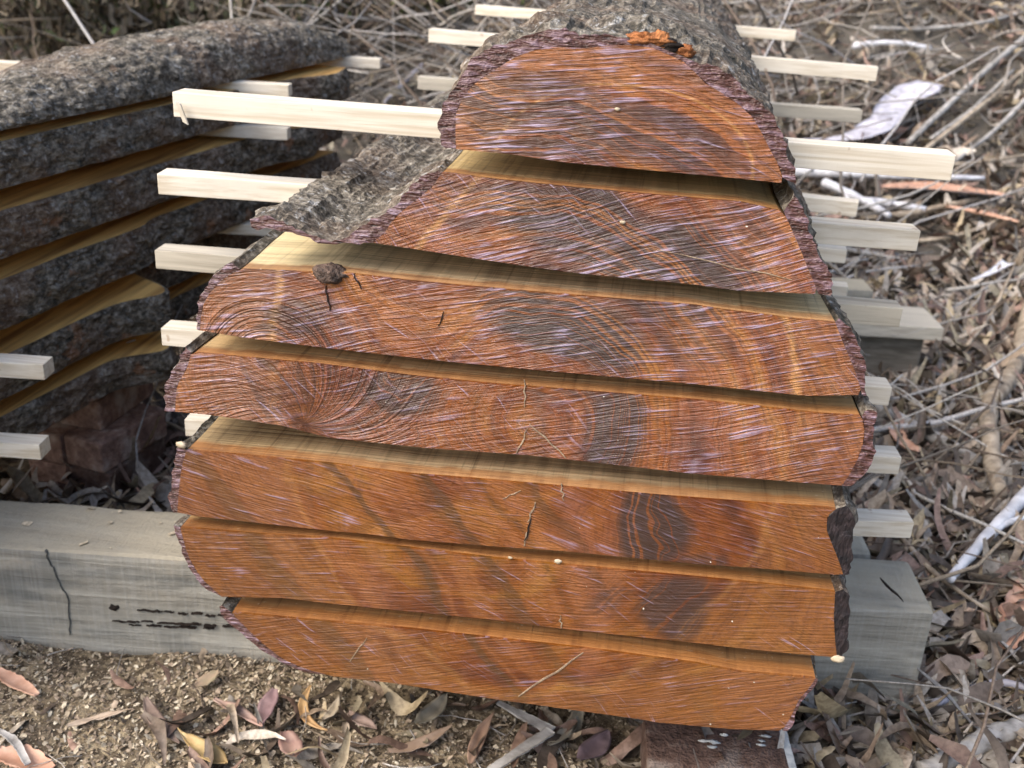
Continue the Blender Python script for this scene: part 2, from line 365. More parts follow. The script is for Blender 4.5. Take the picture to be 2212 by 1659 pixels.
def m_brick(name, k):
    g = G(name); p = g.pos(); n = g.noise(p, 45, 5, .65); n2 = g.noise(p, 9, 3, .6)
    c = g.ramp(n, [(.3, (.065*k, .040*k, .032*k)), (.55, (.135*k, .085*k, .066*k)), (.75, (.22*k, .165*k, .135*k))])
    c = g.mix(g.ma('MULTIPLY', g.mapr(n2, .52, .66), .6), c, (.26*k, .22*k, .19*k))
    return g.out(c, .95, g.bump(g.ma('ADD', n, g.noise(p, 180, 2, .5)), .9, .005), .15)
BRICK = m_brick('red_brick', 1.0); BRICK2 = m_brick('pier_brick', 2.2)  # pier bricks lightened in colour to offset the shade they sit in
MORTAR = m_simple('old_mortar', (.30, .32, .33), (.62, .62, .58), 60)
def m_tint(name, rough=.7, bump=.4, scale=120, back=None):
    g = G(name); a = g.n('ShaderNodeAttribute', attribute_name='tint').outputs['Color']
    p = g.pos(); n = g.noise(p, scale, 3, .6)
    c = g.mix(g.mapr(n, .35, .65), g.mix(1.0, a, (.62, .60, .58), 'MULTIPLY'), a)
    return g.out(c, rough, g.bump(n, bump, .003), .35)
LEAFM = m_tint('dead_leaf', .55, .35, 90); TWIGM = m_tint('dry_twig', .8, .5, 140); CHIPM = m_tint('wood_chip', .8, .3, 200)
def m_leafthing(name, c1, c2, scale=30):
    return m_simple(name, c1, c2, scale, .5, .4, .003, (1, 1, 1), .38, .6)
def m_ground():
    g = G('soil_and_sawdust'); p = g.pos(); x, y, z = g.xyz(p)
    n = g.noise(p, 60, 5, .7); n2 = g.noise(p, 7, 4, .6)
    v = g.n('ShaderNodeTexVoronoi', {'Vector': p, 'Scale': 95.0}); vc = v.outputs['Color']; vx = g.xyz(vc)[0]
    base = g.ramp(n, [(.3, (.030, .024, .017)), (.5, (.11, .085, .058)), (.7, (.24, .19, .13))])
    chip = g.ramp(vx, [(0, (.05, .038, .026)), (.5, (.20, .155, .10)), (1, (.42, .34, .22))])
    near = g.ma('MULTIPLY', g.mapr(y, 1.0, .4), g.mapr(n2, .30, .55))
    c = g.mix(near, base, chip)
    grey = g.mapr(y, .8, 3.0)
    c = g.mix(g.ma('MULTIPLY', grey, .5), c, (.15, .145, .13))
    return g.out(c, .95, g.bump(g.ma('ADD', n, g.ma('MULTIPLY', vx, .7)), 1.0, .012), .15)

# ---------------------------------------------------------------- geometry helpers
def resample(pts, step):
    pts = np.asarray(pts, float); d = np.r_[0, np.cumsum(np.linalg.norm(np.diff(pts, axis=0), axis=1))]
    n = max(1, int(round(d[-1]/step))); t = np.linspace(0, d[-1], n+1)
    return np.c_[tuple(np.interp(t, d, pts[:, i]) for i in range(pts.shape[1]))]
def px2xz(lst): return np.array([P2(*q) for q in lst])
def sections(L, near=.008, grow=1.03, mx=.05, start=0.0):
    ys = [start]; s = near
    while ys[-1] < L-1e-6:
        ys.append(min(L, ys[-1]+s)); s = min(mx, s*grow)
    return np.array(ys)
def loft(rings, cap0=True, cap1=True):
    """rings: (S, N, 3) closed outlines"""
    S, N, _ = rings.shape; V = rings.reshape(-1, 3); F = []
    for s in range(S-1):
        a = s*N; b = (s+1)*N
        for i in range(N):
            j = (i+1) % N; F.append((a+i, a+j, b+j, b+i))
    if cap0: F.append(tuple(range(N-1, -1, -1)))
    if cap1: F.append(tuple((S-1)*N+i for i in range(N)))
    return V, F
def recalc(o):
    bm = bmesh.new(); bm.from_mesh(o.data); bmesh.ops.recalc_face_normals(bm, faces=bm.faces); bm.to_mesh(o.data); bm.free()
def tri(o, bev=0):
    bm = bmesh.new(); bm.from_mesh(o.data)
    ng = [f for f in bm.faces if len(f.verts) > 4]
    bmesh.ops.triangulate(bm, faces=ng, ngon_method='EAR_CLIP'); bmesh.ops.recalc_face_normals(bm, faces=bm.faces)
    bm.to_mesh(o.data); bm.free()
def box_pts(c, ux, uy, uz):
    c = np.asarray(c, float); P = []
    for sx, sy, sz in ((-1,-1,-1),(1,-1,-1),(1,1,-1),(-1,1,-1),(-1,-1,1),(1,-1,1),(1,1,1),(-1,1,1)):
        P.append(c+sx*np.asarray(ux)/2+sy*np.asarray(uy)/2+sz*np.asarray(uz)/2)
    return np.array(P)
BOXF = [(0,3,2,1),(4,5,6,7),(0,1,5,4),(1,2,6,5),(2,3,7,6),(3,0,4,7)]
def rough_box(name, c, ux, uy, uz, mat, parent=None, cuts=6, amp=.0015, bev=.003, seed=0, origin=None, keep=False):
    """a bevelled, slightly warped and worn timber or brick"""
    V = box_pts(c, ux, uy, uz)
    o = mesh(name, V, BOXF, mat, parent, origin=origin if origin is not None else tuple(np.asarray(c)-np.asarray(uz)/2) if parent is None else None)
    bm = bmesh.new(); bm.from_mesh(o.data)
    bmesh.ops.bevel(bm, geom=list(bm.edges), offset=bev, segments=2, affect='EDGES', profile=.6)
    lens = [np.linalg.norm(v) for v in (ux, uy, uz)]; ax = np.asarray([ux, uy, uz][int(np.argmax(lens))]); ax = ax/np.linalg.norm(ax); L = max(lens)
    es = [e for e in bm.edges if e.calc_length() > L*.6]
    if es and cuts: bmesh.ops.subdivide_edges(bm, edges=es, cuts=cuts, use_grid_fill=True)
    bm.normal_update()
    off = np.array(o.location) if parent is None else np.array(parent.location)
    for v in bm.verts:
        q = np.array(v.co)+off
        k = amp*fbm(q[0]*9+seed, q[1]*9, q[2]*9+seed*3, 3)
        v.co += Vector(v.normal)*float(k)
        bend = amp*2.2*float(vnoise((q@ax)*1.6+seed*5.7, seed*1.3, 0.5)); v.co.z += bend*(0 if keep else 1)
    bm.to_mesh(o.data); bm.free()
    o.data.polygons.foreach_set('use_smooth', np.zeros(len(o.data.polygons), bool))
    return o

# ---------------------------------------------------------------- the ground
def grid_axis(lo, a, b, hi, fine, grow):
    m = list(np.arange(a, b, fine)); s = fine; x = m[-1]
    while x < hi: s *= grow; x += s; m.append(x)
    s = fine; x = a; pre = []
    while x > lo: s *= grow; x -= s; pre.append(x)
    return np.array(pre[::-1]+m)
gx = grid_axis(-40, -1.6, 2.6, 40, .02, 1.06); gy = grid_axis(-12, -.6, 3.2, 60, .02, 1.045)
GX, GY = np.meshgrid(gx, gy); GZ = H(GX, GY); V = np.c_[GX.ravel(), GY.ravel(), GZ.ravel()]
nx, ny = len(gx), len(gy); I = np.arange(nx*ny).reshape(ny, nx)
Fg = np.c_[I[:-1, :-1].ravel(), I[:-1, 1:].ravel(), I[1:, 1:].ravel(), I[1:, :-1].ravel()]
tag(mesh('ground', V, Fg, m_ground(), smooth=True), 'bare soil strewn with sawdust rising to a bank behind', 'ground', kind='structure')

# ---------------------------------------------------------------- the sawn log in front: seven slabs
SL = {
1: dict(top=[], wood=[(985,322),(983,252),(992,223),(1021,183),(1068,151),(1115,122),(1176,101),(1266,104),(1349,95),(1410,103),(1478,133),(1524,180),(1578,212),(1621,245),(1646,288),(1664,324),(1686,364),(1694,396)],
        bottom=[(1592,385),(1416,369),(1223,351),(1104,333)],
        barks=[([(985,322),(958,315),(956,299),(958,268),(962,238),(966,220),(974,205),(985,180),(999,155),(1006,150),(1030,128),(1053,112),(1093,92),(1133,77),(1187,63),(1248,79),(1320,77),(1374,85),(1410,92),(1464,115),(1534,144),(1588,176),(1617,209),(1660,248),(1682,288),(1696,324),(1715,364),(1720,398)],
                [(1694,396),(1686,364),(1664,324),(1646,288),(1621,245),(1578,212),(1524,180),(1478,133),(1410,103),(1349,95),(1266,104),(1176,101),(1115,122),(1068,151),(1021,183),(992,223),(983,252)])]),
2: dict(wood=[(805,524),(830,504),(852,470),(870,455),(931,407),(956,371),(1068,387),(1250,406),(1504,428),(1599,436),(1693,457),(1714,504),(1729,540),(1740,567),(1758,610),(1768,635)],
        bottom=[(1596,628),(1504,615),(1248,590),(1194,583),(1050,562),(909,540)],
        barks=[([(805,524),(770,524),(716,529),(660,512),(612,496),(575,488),(547,490),(547,478),(560,471),(580,469),(612,478),(640,490),(660,500),(690,514),(716,520),(745,512),(770,500),(800,485),(816,472),(852,442),(890,410),(924,378),(945,366),(956,371)],
                [(931,407),(870,455),(852,470),(830,504)]),
               ([(1693,457),(1714,415),(1729,436),(1747,479),(1758,522),(1776,565),(1790,578),(1804,624),(1801,642),(1768,635)],
                [(1758,610),(1740,567),(1729,540),(1714,504)])]),
3: dict(wood=[(432,714),(436,664),(457,625),(482,603),(518,581),(684,588),(708,585),(880,606),(1096,626),(1504,660),(1560,669),(1722,689),(1804,696),(1822,743),(1840,783),(1853,819),(1862,853)],
        bottom=[(1740,855),(1596,840),(1504,830),(1212,804),(967,781),(708,752),(540,731)],
        barks=[([(432,714),(419,711),(416,682),(421,657),(436,621),(454,599),(479,580),(500,566),(518,581)], [(482,603),(457,625),(436,664)]),
               ([(1804,696),(1812,684),(1822,695),(1844,711),(1855,743),(1869,783),(1876,819),(1880,858),(1862,853)], [(1853,819),(1840,783),(1822,743)])]),
4: dict(wood=[(378,889),(382,833),(403,797),(414,761),(529,772),(684,786),(888,812),(1068,830),(1504,864),(1632,878),(1776,894),(1862,898),(1866,905),(1868,945),(1858,981),(1840,1017),(1819,1049)],
        bottom=[(1776,1046),(1596,1031),(1504,1024),(1320,1003),(1140,983),(924,968),(708,945),(612,920),(468,898)],
        barks=[([(378,889),(351,889),(346,873),(351,833),(364,801),(382,769),(400,747),(414,761)], [(403,797),(382,833)]),
               ([(1862,898),(1870,885),(1891,887),(1896,927),(1891,974),(1880,1013),(1855,1046),(1835,1051),(1819,1049)], [(1840,1017),(1858,981),(1868,945),(1866,905)])]),
5: dict(wood=[(383,1107),(387,1053),(392,1010),(403,972),(540,984),(720,1002),(888,1024),(1068,1038),(1428,1071),(1614,1085),(1808,1098),(1794,1106),(1786,1119),(1786,1148),(1801,1184),(1815,1220),(1822,1243)],
        bottom=[(1632,1227),(1504,1218),(1212,1190),(1093,1182),(888,1166),(796,1154),(708,1146),(432,1116)],
        barks=[([(383,1107),(371,1108),(360,1078),(364,1053),(362,1020),(374,992),(384,963),(403,972)], [(392,1010),(387,1053)]),
               ([(1808,1098),(1830,1091),(1848,1116),(1844,1152),(1851,1206),(1844,1242),(1822,1243)], [(1815,1220),(1801,1184),(1786,1148),(1786,1119),(1794,1106)])]),
6: dict(wood=[(479,1289),(439,1253),(414,1217),(400,1181),(389,1139),(540,1152),(708,1163),(888,1184),(1068,1206),(1504,1247),(1668,1263),(1804,1278),(1801,1332),(1804,1386),(1808,1420)],
        bottom=[(1704,1411),(1596,1400),(1504,1389),(1248,1362),(1068,1339),(888,1321),(708,1303),(612,1292)],
        barks=[([(479,1289),(450,1276),(428,1256),(403,1224),(389,1195),(376,1155),(373,1134),(389,1139)], [(400,1181),(414,1217),(439,1253)]),
               ([(1804,1278),(1822,1271),(1844,1289),(1837,1335),(1833,1393),(1819,1420),(1808,1420)], [(1804,1386),(1801,1332)])]),
7: dict(wood=[(720,1461),(666,1447),(612,1425),(562,1386),(522,1346),(500,1323),(708,1343),(888,1359),(1068,1379),(1277,1402),(1504,1433),(1596,1451),(1762,1465),(1745,1490),(1725,1512),(1708,1550),(1690,1578)],
        bottom=[(1578,1575),(1416,1560),(1392,1555),(1212,1530),(1053,1508),(852,1476)],
        barks=[([(720,1461),(655,1452),(612,1434),(569,1408),(522,1372),(482,1334),(464,1309),(480,1306),(500,1323)], [(522,1346),(562,1386),(612,1425),(666,1447)]),
               ([(1762,1465),(1770,1467),(1761,1485),(1740,1514),(1720,1557),(1702,1580),(1690,1578)], [(1708,1550),(1725,1512),(1745,1490)])]),
}
ENDP = {1: (radians(8), 1.0, (.74, .68, .8)), 2: (radians(19), 1.0, (.60, .52, .70)), 3: (radians(14), .86, (.64, .58, .65)), 4: (radians(16), .76, (.58, .51, .6)),
        5: (radians(-13), .46, (.52, .475, .5)), 6: (radians(8), .34, (.52, .50, .45)), 7: (radians(17), .38, (.51, .485, .45))}
SLABEL = {1: 'half-round top slab of the log, grey bark arched over a streaked red-brown end',
          2: 'red-brown slab with a curled wing of grey bark out to the left, directly under the half-round top',
          3: 'slab with a knot hole and swirling grain near its upper left corner, broad cream top shows at left',
          4: 'widest slab of the orange-ended stack, a pith with radiating cracks in the middle of its face',
          5: 'slab with an open vertical crack low in its face and a black hollow at its right end, under the widest slab',
          6: 'smooth orange-ended slab, black pocket in its bark at right, second from the bottom',
          7: 'bottom slab of the orange-ended stack, slanting bark at left, resting on the grey bearer'}
LLOG = 3.3
def wob(y, s, k): return .016*vnoise(y*1.3+.0, s*3.7, k*1.9)*np.clip(y/.25, 0, 1) + .006*vnoise(y*5, s*2.1, k)*np.clip(y/.1, 0, 1)
def slab(k, name='log_slab'):
    d = SL[k]; wood = px2xz(d['wood']+d['bottom'])
    W = resample(np.vstack([wood, wood[:1]]), .012)[:-1]
    xl, xr = W[:, 0].min(), W[:, 0].max(); zmin = W[:, 1].min()
    t = empty(name, ((xl+xr)/2, 0, zmin))
    tag(t, SLABEL[k], 'log slab', 'slabs of the sawn log in front')
    def place(Q, ys, bark=None):
        R = np.zeros((len(ys), len(Q), 3))
        u = np.clip((Q[:, 0]-xl)/(xr-xl), -.2, 1.2)
        for i, y in enumerate(ys):
            dl = wob(y, 1, k) + (.0 if k != 2 else 0); dr = wob(y, 2, k)
            R[i, :, 0] = Q[:, 0] + dl*(1-u) + dr*u; R[i, :, 1] = y; R[i, :, 2] = Q[:, 1]
        return R
    # sealed end: the first 4 mm
    jag = W.copy(); 
    Vv, Ff = loft(place(jag, np.array([0, .004])), True, False)
    mx, mz = W.mean(0)
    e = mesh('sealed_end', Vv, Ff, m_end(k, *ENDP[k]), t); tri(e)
    ys = sections(LLOG, .03, 1.06, .12, .004)
    Vv, Ff = loft(place(W, ys), True, True)
    sapc = {1: (.50, .33, .15), 2: (.60, .44, .20), 3: (.70, .57, .32), 4: (.50, .34, .16), 5: (.46, .33, .17), 6: (.42, .26, .11), 7: (.40, .22, .09)}[k]
    hc = {1: (.26, .17, .08), 2: (.29, .20, .10), 3: (.32, .25, .15), 4: (.27, .18, .09), 5: (.32, .235, .13), 6: (.27, .155, .065), 7: (.26, .135, .05)}[k]
    b = mesh('timber', Vv, Ff, m_sawn('sawn_faces_%d' % k, xl, xr, sapc, hc), t); tri(b)
    for bi, (outer, inner) in enumerate(d['barks']):
        O = px2xz(outer); Inn = px2xz(inner)
        Oo = resample(O, .006); Ii = resample(np.vstack([O[-1:], Inn, O[:1]]), .02)[1:-1]
        Q = np.vstack([Oo, Ii]); no = len(Oo)
        ys = sections(LLOG, .006, 1.018, .03, 0.0)
        R = place(Q, ys)
        # outward direction of outer verts
        tg = np.gradient(Oo, axis=0); nr = np.c_[-tg[:, 1], tg[:, 0]]; nr /= np.linalg.norm(nr, axis=1)[:, None]+1e-9
        ax, az = Q[:, 0].mean(), Q[:, 1].mean()
        cen = np.array([(xl+xr)/2, W[:, 1].mean()])
        sgn = np.sign(((Oo-Ii.mean(0))*nr).sum(1).sum()) or 1.0
        nr *= sgn
        edge = np.minimum(np.arange(no), np.arange(no)[::-1]); fade = np.clip(edge/2.0, 0, 1); thin = .0 if (k == 2 and bi == 0) else .0005 if k == 1 else .0045
        zt, zb = W[:, 1].max(), W[:, 1].min()
        for i, y in enumerate(ys):
            X = R[i, :no, 0]; Z = R[i, :no, 2]
            a = .008*fbm(X*30, y*20, Z*30, 4) + .007*np.abs(vnoise(X*80, y*60, Z*80)) + .010*vnoise(X*5, y*3, Z*5)*min(1, y/.1)
            a = a*(.55+.45*min(1, y/.03)) + .0022*vnoise(X*190, 0, Z*190)
            if k == 1:   # the broken flake at the front of the top bark
                px, pz = P2(1405, 98); a = a - .005*np.exp(-((X-px)/.045)**2)*math.exp(-(y/.05)**2) + .022*np.exp(-((X-px-.01)/.06)**2)*math.exp(-((y-.11)/.05)**2)
                a = np.maximum(a, -.001)
            a = a - thin
            R[i, :no, 0] += a*nr[:, 0]*fade; R[i, :no, 2] += np.where(k == 1, 1, np.where((k == 2) & (bi == 0), .9, .15))*a*nr[:, 1]*fade
            if k == 2 and bi == 0: pass
            R[i, :no, 2] = np.maximum(R[i, :no, 2], min(zb, Oo[:, 1].min())) if k != 2 else R[i, :no, 2]
        Vv, Ff = loft(R, True, True)
        mi = np.zeros(len(Ff), int); mi[-2] = 1
        # bark exposed to the sealer: first centimetre
        sidemat = BARK_WING if (k == 2 and bi == 0) else BARK
        endm = HOLLOW if (k in (5, 6) and bi == 1) else BARKEND
        o = mesh('bark', Vv, Ff, [sidemat, endm], t, mi=mi)
        # keep material of the end cap through triangulation
        tri(o)
        if bi == 1 and k in (5, 6): o['label'] = 'black hollowed bark at the right end'
        if k == 2 and bi == 0: o['label'] = 'curled grey bark wing reaching out to the left'
    return t
SLABS = {k: slab(k) for k in SL}

# cracks, knot and chips on the end faces (shallow real pieces)
def ribbon_px(name, pts, wpx, mat, parent, Y=-.0012, label=None):
    """crack filled with pale dust: a sliver of solid a millimetre proud of the face"""
    P = np.array([onY(x, y, Y) for x, y in pts]); n = len(P); ws = np.interp(np.linspace(0, 1, n), [0, .5, 1], [wpx*.4, wpx, wpx*.4])/1700
    V = []; 
    for i in range(n):
        t = P[min(i+1, n-1)]-P[max(i-1, 0)]; t /= np.linalg.norm(t); s = np.array([t[2], 0, -t[0]])
        for q, yy in ((-1, .0), (1, .0), (1, .004), (-1, .004)): V.append(P[i]+s*ws[i]*q/2+np.array([0, yy, 0]))
    F = []
    for i in range(n-1):
        for a in range(4): b = (a+1) % 4; F.append((i*4+a, i*4+b, i*4+4+b, i*4+4+a))
    F += [(0, 3, 2, 1), (n*4-4, n*4-3, n*4-2, n*4-1)]
    o = mesh(name, V, F, mat, parent); recalc(o)
    return o
def wig(a, b, n=6, amp=3):
    a = np.array(a, float); b = np.array(b, float); t = (b-a)/np.linalg.norm(b-a); s = np.array([-t[1], t[0]])
    return [tuple(a+(b-a)*i/(n-1)+s*random.uniform(-amp, amp)*(0 < i < n-1)) for i in range(n)]
DUST = m_simple('dusty_crack', (.17, .115, .075), (.40, .31, .21), 200)
DKG = m_simple('grey_crack', (.10, .10, .09), (.17, .17, .155), 90)
BLK = m_simple('open_crack', (.006, .004, .003), (.02, .012, .008), 200)
for k, a, b, wd, m in [(4, (1132,822), (1133,880), 3.5, DUST), (4, (1143,916), (1222,990), 3.5, DUST), (4, (1140,925), (1115,980), 3.5, DUST),
                       (5, (1212,1046), (1218,1082), 3.5, DUST), (5, (1156,1085), (1140,1128), 4, DUST), (5, (1147,1120), (1133,1168), 5, BLK), (5, (1137,1150), (1132,1180), 4.5, DUST),
                       (5, (1085,1078), (1125,1060), 2.0, DUST), (6, (1210,1330), (1212,1358), 3.5, DUST), (7, (1260,1410), (1120,1505), 5, DUST), (7, (792,1378), (755,1430), 3, DUST),
                       (3, (704,618), (712,672), 4, BLK), (3, (765,592), (780,625), 3.5, BLK), (3, (958,673), (945,705), 3, BLK), (2, (1420,540), (1710,605), 2.2, DUST)]:
    ribbon_px('crack', wig(a, b), wd, m, SLABS[k])
def blob(name, c, r, mat, parent, sc_=(1, 1, 1), seed=1, nu=14, nv=10, rough=.3):
    V = []; F = []
    for i in range(nv+1):
        th = pi*i/nv
        for j in range(nu):
            ph = 2*pi*j/nu; q = np.array([sin(th)*cos(ph), sin(th)*sin(ph), cos(th)])
            k = 1+rough*float(fbm(q[0]*2+seed, q[1]*2, q[2]*2, 3)); V.append(np.asarray(c)+q*k*r*np.array(sc_))
    for i in range(nv):
        for j in range(nu): a = i*nu+j; b = i*nu+(j+1) % nu; F.append((a, b, b+nu, a+nu))
    return mesh(name, V, F, mat, parent, smooth=True)
KNOT = m_simple('knot', (.025, .017, .014), (.15, .10, .075), 110, .5, 1.0, .01)
blob('knot', onY(717, 590, .008), .019, KNOT, SLABS[3], (1.2, .9, .75), 3)
TORN = m_simple('torn_orange_bark', (.20, .065, .02), (.50, .20, .07), 120, .8, 1.0, .01)
for q, (x, y, r, sc_, m_) in enumerate([(1392, 84, .016, (1.7, 1.0, .5), TORN), (1418, 88, .012, (1.3, .8, .7), TORN), (1447, 101, .013, (1.2, .9, .6), BLK), (1432, 96, .010, (1.6, .8, .5), TORN), (1475, 112, .011, (1.3, .8, .6), TORN)]):  # the black blob is the cavity's darkness put into colour
    blob('torn_bark', onY(x, y, .012), r, m_, SLABS[1], sc_, q+5, 18, 12, .5)
WAX = m_simple('dried_wax', (.36, .29, .19), (.52, .44, .32), 80, .4)
for k, x, y, r in [(5, 392, 961, .006), (6, 1205, 1213, .0042), (6, 1102, 1205, .0025), (6, 1812, 1424, .007), (2, 1345, 480, .0028), (1, 1334, 236, .0025)]:
    blob('wax_drip', onY(x, y, -.001), r, WAX, SLABS[k], (1.3, .5, .8), x)

# ---------------------------------------------------------------- battens between the slabs (stickers)
def batten(p0, p1, wdt, th, mat, label, group, seed, cat='batten', name='batten'):
    """p0, p1 = top front corners (left, right)"""
    p0 = np.array(p0, float); p1 = np.array(p1, float); u = p1-p0; s = np.cross([0, 0, 1], u/np.linalg.norm(u)); s /= np.linalg.norm(s)
    c = (p0+p1)/2 + s*wdt/2 - np.array([0, 0, th/2])
    o = rough_box(name, c, u, s*wdt, (0, 0, th), mat, None, 14, .0007, .0014, seed)
    return tag(o, label, cat, group)
GA = 'pale battens spacing the orange-ended slabs'
def row(zt, pl, pr, label, seed, wdt=.042, th=.029, mat=PINE):
    a = onZ(*pl, zt) if len(pl) == 2 else np.array([pl[0], pl[1], zt]); b = onZ(*pr, zt) if len(pr) == 2 else np.array([pr[0], pr[1], zt])
    return batten(a, b, wdt, th, mat, label, GA, seed)
GA2 = 'battens of the second and third rows'
RA = [((-.563,.25), (.564,.29), 1.051, 1.041, PINE, 'long pale batten under the half-round top slab, nearest of that layer'),
      ((-.603,.26), (.560,.376), .924, .911, PINE, 'bright batten running in beneath the grey bark wing'),
      ((-.652,.325), (.561,.386), .779, .784, PINE_GREY, 'batten on top of the widest slab, its right end grey and cracked'),
      ((-.640,.299), (.564,.362), .653, .658, PINE, 'pale batten just below the widest slab'),
      ((-.609,.295), (.610,.391), .488, .523, PINE, 'short-ended pale batten under the slab with the open vertical crack'),
      ((-.40,.30), (.662,.418), .352, .389, PINE, 'lowest pale batten, lying on the bottom slab and seen only at right')]
for i, (a, b, za, zb, m, lab) in enumerate(RA):
    batten((*a, za), (*b, zb), .044, .032 if i else .036, m, lab, GA, i+1)
RB = [((-.468,1.524), (.646,1.437), 1.051, 1.041, PINE, 'middle one of the three pale battens in the layer under the half-round top slab'),
      ((-.507,1.571), (.665,1.65), .924, .911, PINE_GREY, 'greyish batten below the top layer, level with the white curl of bark at right'),
      ((-.45,1.30), (.600,1.121), .779, .784, PINE, 'yellowish batten whose right end meets the fallen white branches'),
      ((-.45,1.25), (.606,1.185), .649, .658, PINE, 'short pale batten end beside the curved bark edge, above the leaf litter at right'),
      ((-.45,1.40), (.655,1.347), .499, .523, PINE, 'small white batten end just above the grey weathered plank at right')]
for i, (a, b, za, zb, m, lab) in enumerate(RB):
    batten((*a, za), (*b, zb), .042, .032, m, lab, GA, i+11)
batten((-.539,2.546,1.051), (.55,2.457,1.041), .042, .032, PINE, 'farthest pale batten of the top layer, at the upper edge of the picture', GA, 21)

# ---------------------------------------------------------------- bearers and bricks under the front log
bu = np.array([1, .107, 0]); bu /= np.linalg.norm(bu); bv = np.array([-bu[1], bu[0], 0])
zb7 = .238
c = np.array([.722, .376, zb7]) - bu*1.15 + bv*.083 - np.array([0, 0, .113])
o = rough_box('bearer', c, bu*2.30, bv*.166, (0, 0, .226), GREYT, None, 40, .003, .009, 31, keep=True)
tag(o, 'thick weathered grey bearer under the front of the orange-ended slabs, cracked at left', 'bearer', 'grey bearers under the log')
be = o
def bearerpt(x, y):      # point on the bearer's front face seen at x, y
    n_ = -bv; q = np.array([.722, .376, 0]); d = ray(x, y); t = ((q-CAM)@n_)/(d@n_); return CAM+d*t
def crack_on(parent, pts, wmm, mat, name='crack'):
    P = [bearerpt(*p) for p in pts]; n = len(P); V = []; F = []
    ws = [wmm*.001*(.25+.75*sin(pi*(i+.3)/(n-.4)))*random.uniform(.6, 1.3) for i in range(n)]
    for i in range(n):
        t = P[min(i+1, n-1)]-P[max(i-1, 0)]; t /= np.linalg.norm(t); s_ = np.cross(t, bv)
        for q, yy in ((-1, -.0045), (1, -.0045), (1, .004), (-1, .004)): V.append(P[i]+s_*ws[i]*q/2+bv*yy)
    for i in range(n-1):
        for a in range(4): b = (a+1) % 4; F.append((i*4+a, i*4+b, i*4+4+b, i*4+4+a))
    F += [(0, 3, 2, 1), (n*4-4, n*4-3, n*4-2, n*4-1)]
    o = mesh(name, V, F, mat, parent); recalc(o); return o
def be_parent(o):   # bearer is a plain mesh thing: cracks become its children
    return o
for (xa, ya), (xb, yb), nd, wd in (((238,1338), (540,1354), 9, 3.2), ((268,1347), (470,1357), 5, 2.4), ((290,1316), (500,1331), 7, 2.6)):
    for q in range(nd):
        f0 = (q+random.uniform(0, .3))/nd; f1 = (q+random.uniform(.75, 1.25))/nd
        crack_on(be, wig((xa+(xb-xa)*f0, ya+(yb-ya)*f0+random.uniform(-1.5, 1.5)), (xa+(xb-xa)*f1, ya+(yb-ya)*f1+random.uniform(-1.5, 1.5)), 6, 1.6), wd*random.uniform(.5, 1.2), BLK)
crack_on(be, wig((98,1188), (150,1298), 22, 2.5), .8, DKG); crack_on(be, wig((149,1298), (152,1370), 12, 2), .7, DKG)
crack_on(be, wig((1902,1250), (1950,1297), 5, 1), 3, BLK)
kn = blob('knot_hole', bearerpt(246, 1310)+bv*.006, .016, BLK, be, (1.1, .6, .75), 4)
c = np.array([.722, .376, zb7]) - bu*.45 + bv*.27 - np.array([0, 0, .075])
tag(rough_box('offcut', c, bu*.78, bv*.15, (0, 0, .13), GREYT, None, 20, .006, .012, 37, keep=True), 'rough flaky timber offcut just behind the right end of the front bearer', 'offcut')
# rear bearer: plank over a darker block
c = np.array([1.075, 1.93, .243]) - bu*.62 + bv*.11 - np.array([0, 0, .021])
tag(rough_box('plank', c, bu*1.24, bv*.20, (0, 0, .042), PINE_GREY, None, 14, .0015, .003, 41, keep=True), 'wide grey-brown plank bearing the far end of the log, seen past the right-hand bark', 'plank')
c2 = c + np.array([-.02, .012, -.021-.088])
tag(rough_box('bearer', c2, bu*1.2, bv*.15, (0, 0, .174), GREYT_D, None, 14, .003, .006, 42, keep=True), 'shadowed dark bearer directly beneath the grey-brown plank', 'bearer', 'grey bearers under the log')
tag(rough_box('plank', c + np.array([-.06, .19, .03]), bu*1.0, bv*.13, (0, 0, .05), GREYT, None, 12, .002, .004, 43, keep=True), 'narrow silvery plank lying just behind the grey-brown plank', 'plank')

def brick(c, ang, mat, label, seed, group='bricks propping the stacks', parent_mortar=False, tilt=0.0):
    a = radians(ang); ux = np.array([cos(a), sin(a), 0])*.228; uy = np.array([-sin(a), cos(a), 0])*.110
    o = rough_box('brick', c, ux, uy, (0, 0, .076), mat, None, 5, .0022, .006, seed, keep=True)
    tag(o, label, 'brick', group)
    if parent_mortar:
        m = rough_box('mortar', np.asarray(c)+ux*.52+uy*0.0, ux*.07, uy*.97, (0, 0, .074), MORTAR, o, 3, .003, .003, seed+1, keep=True)
    return o
b1 = brick((.352, .135, .052), 6, BRICK, 'reddish brick with grey mortar on its end, lying under the bottom slab', 51, parent_mortar=True)
for q in range(7):
    pt = onZ(1540+random.uniform(-20, 120), 1590+random.uniform(-8, 30), .094)
    rough = blob('mortar_crumb', pt, random.uniform(.003, .006), MORTAR, b1, (1.6, .7, .45), q, 8, 5, .9)
lu0 = ray(1900, -105); lu = np.array([lu0[0], lu0[1], 0]); lu /= np.linalg.norm(lu); ln = np.array([lu[1], -lu[0], 0])
P0 = np.array([-1.037, .719, 0])
la = math.degrees(math.atan2(lu[1], lu[0]))
bl = [('lowest', .040, -.085, .12, 2), ('middle', .119, -.075, .13, -3), ('top', .198, -.105, .16, 4)]
cc = onZ(232, 1026, .081) 
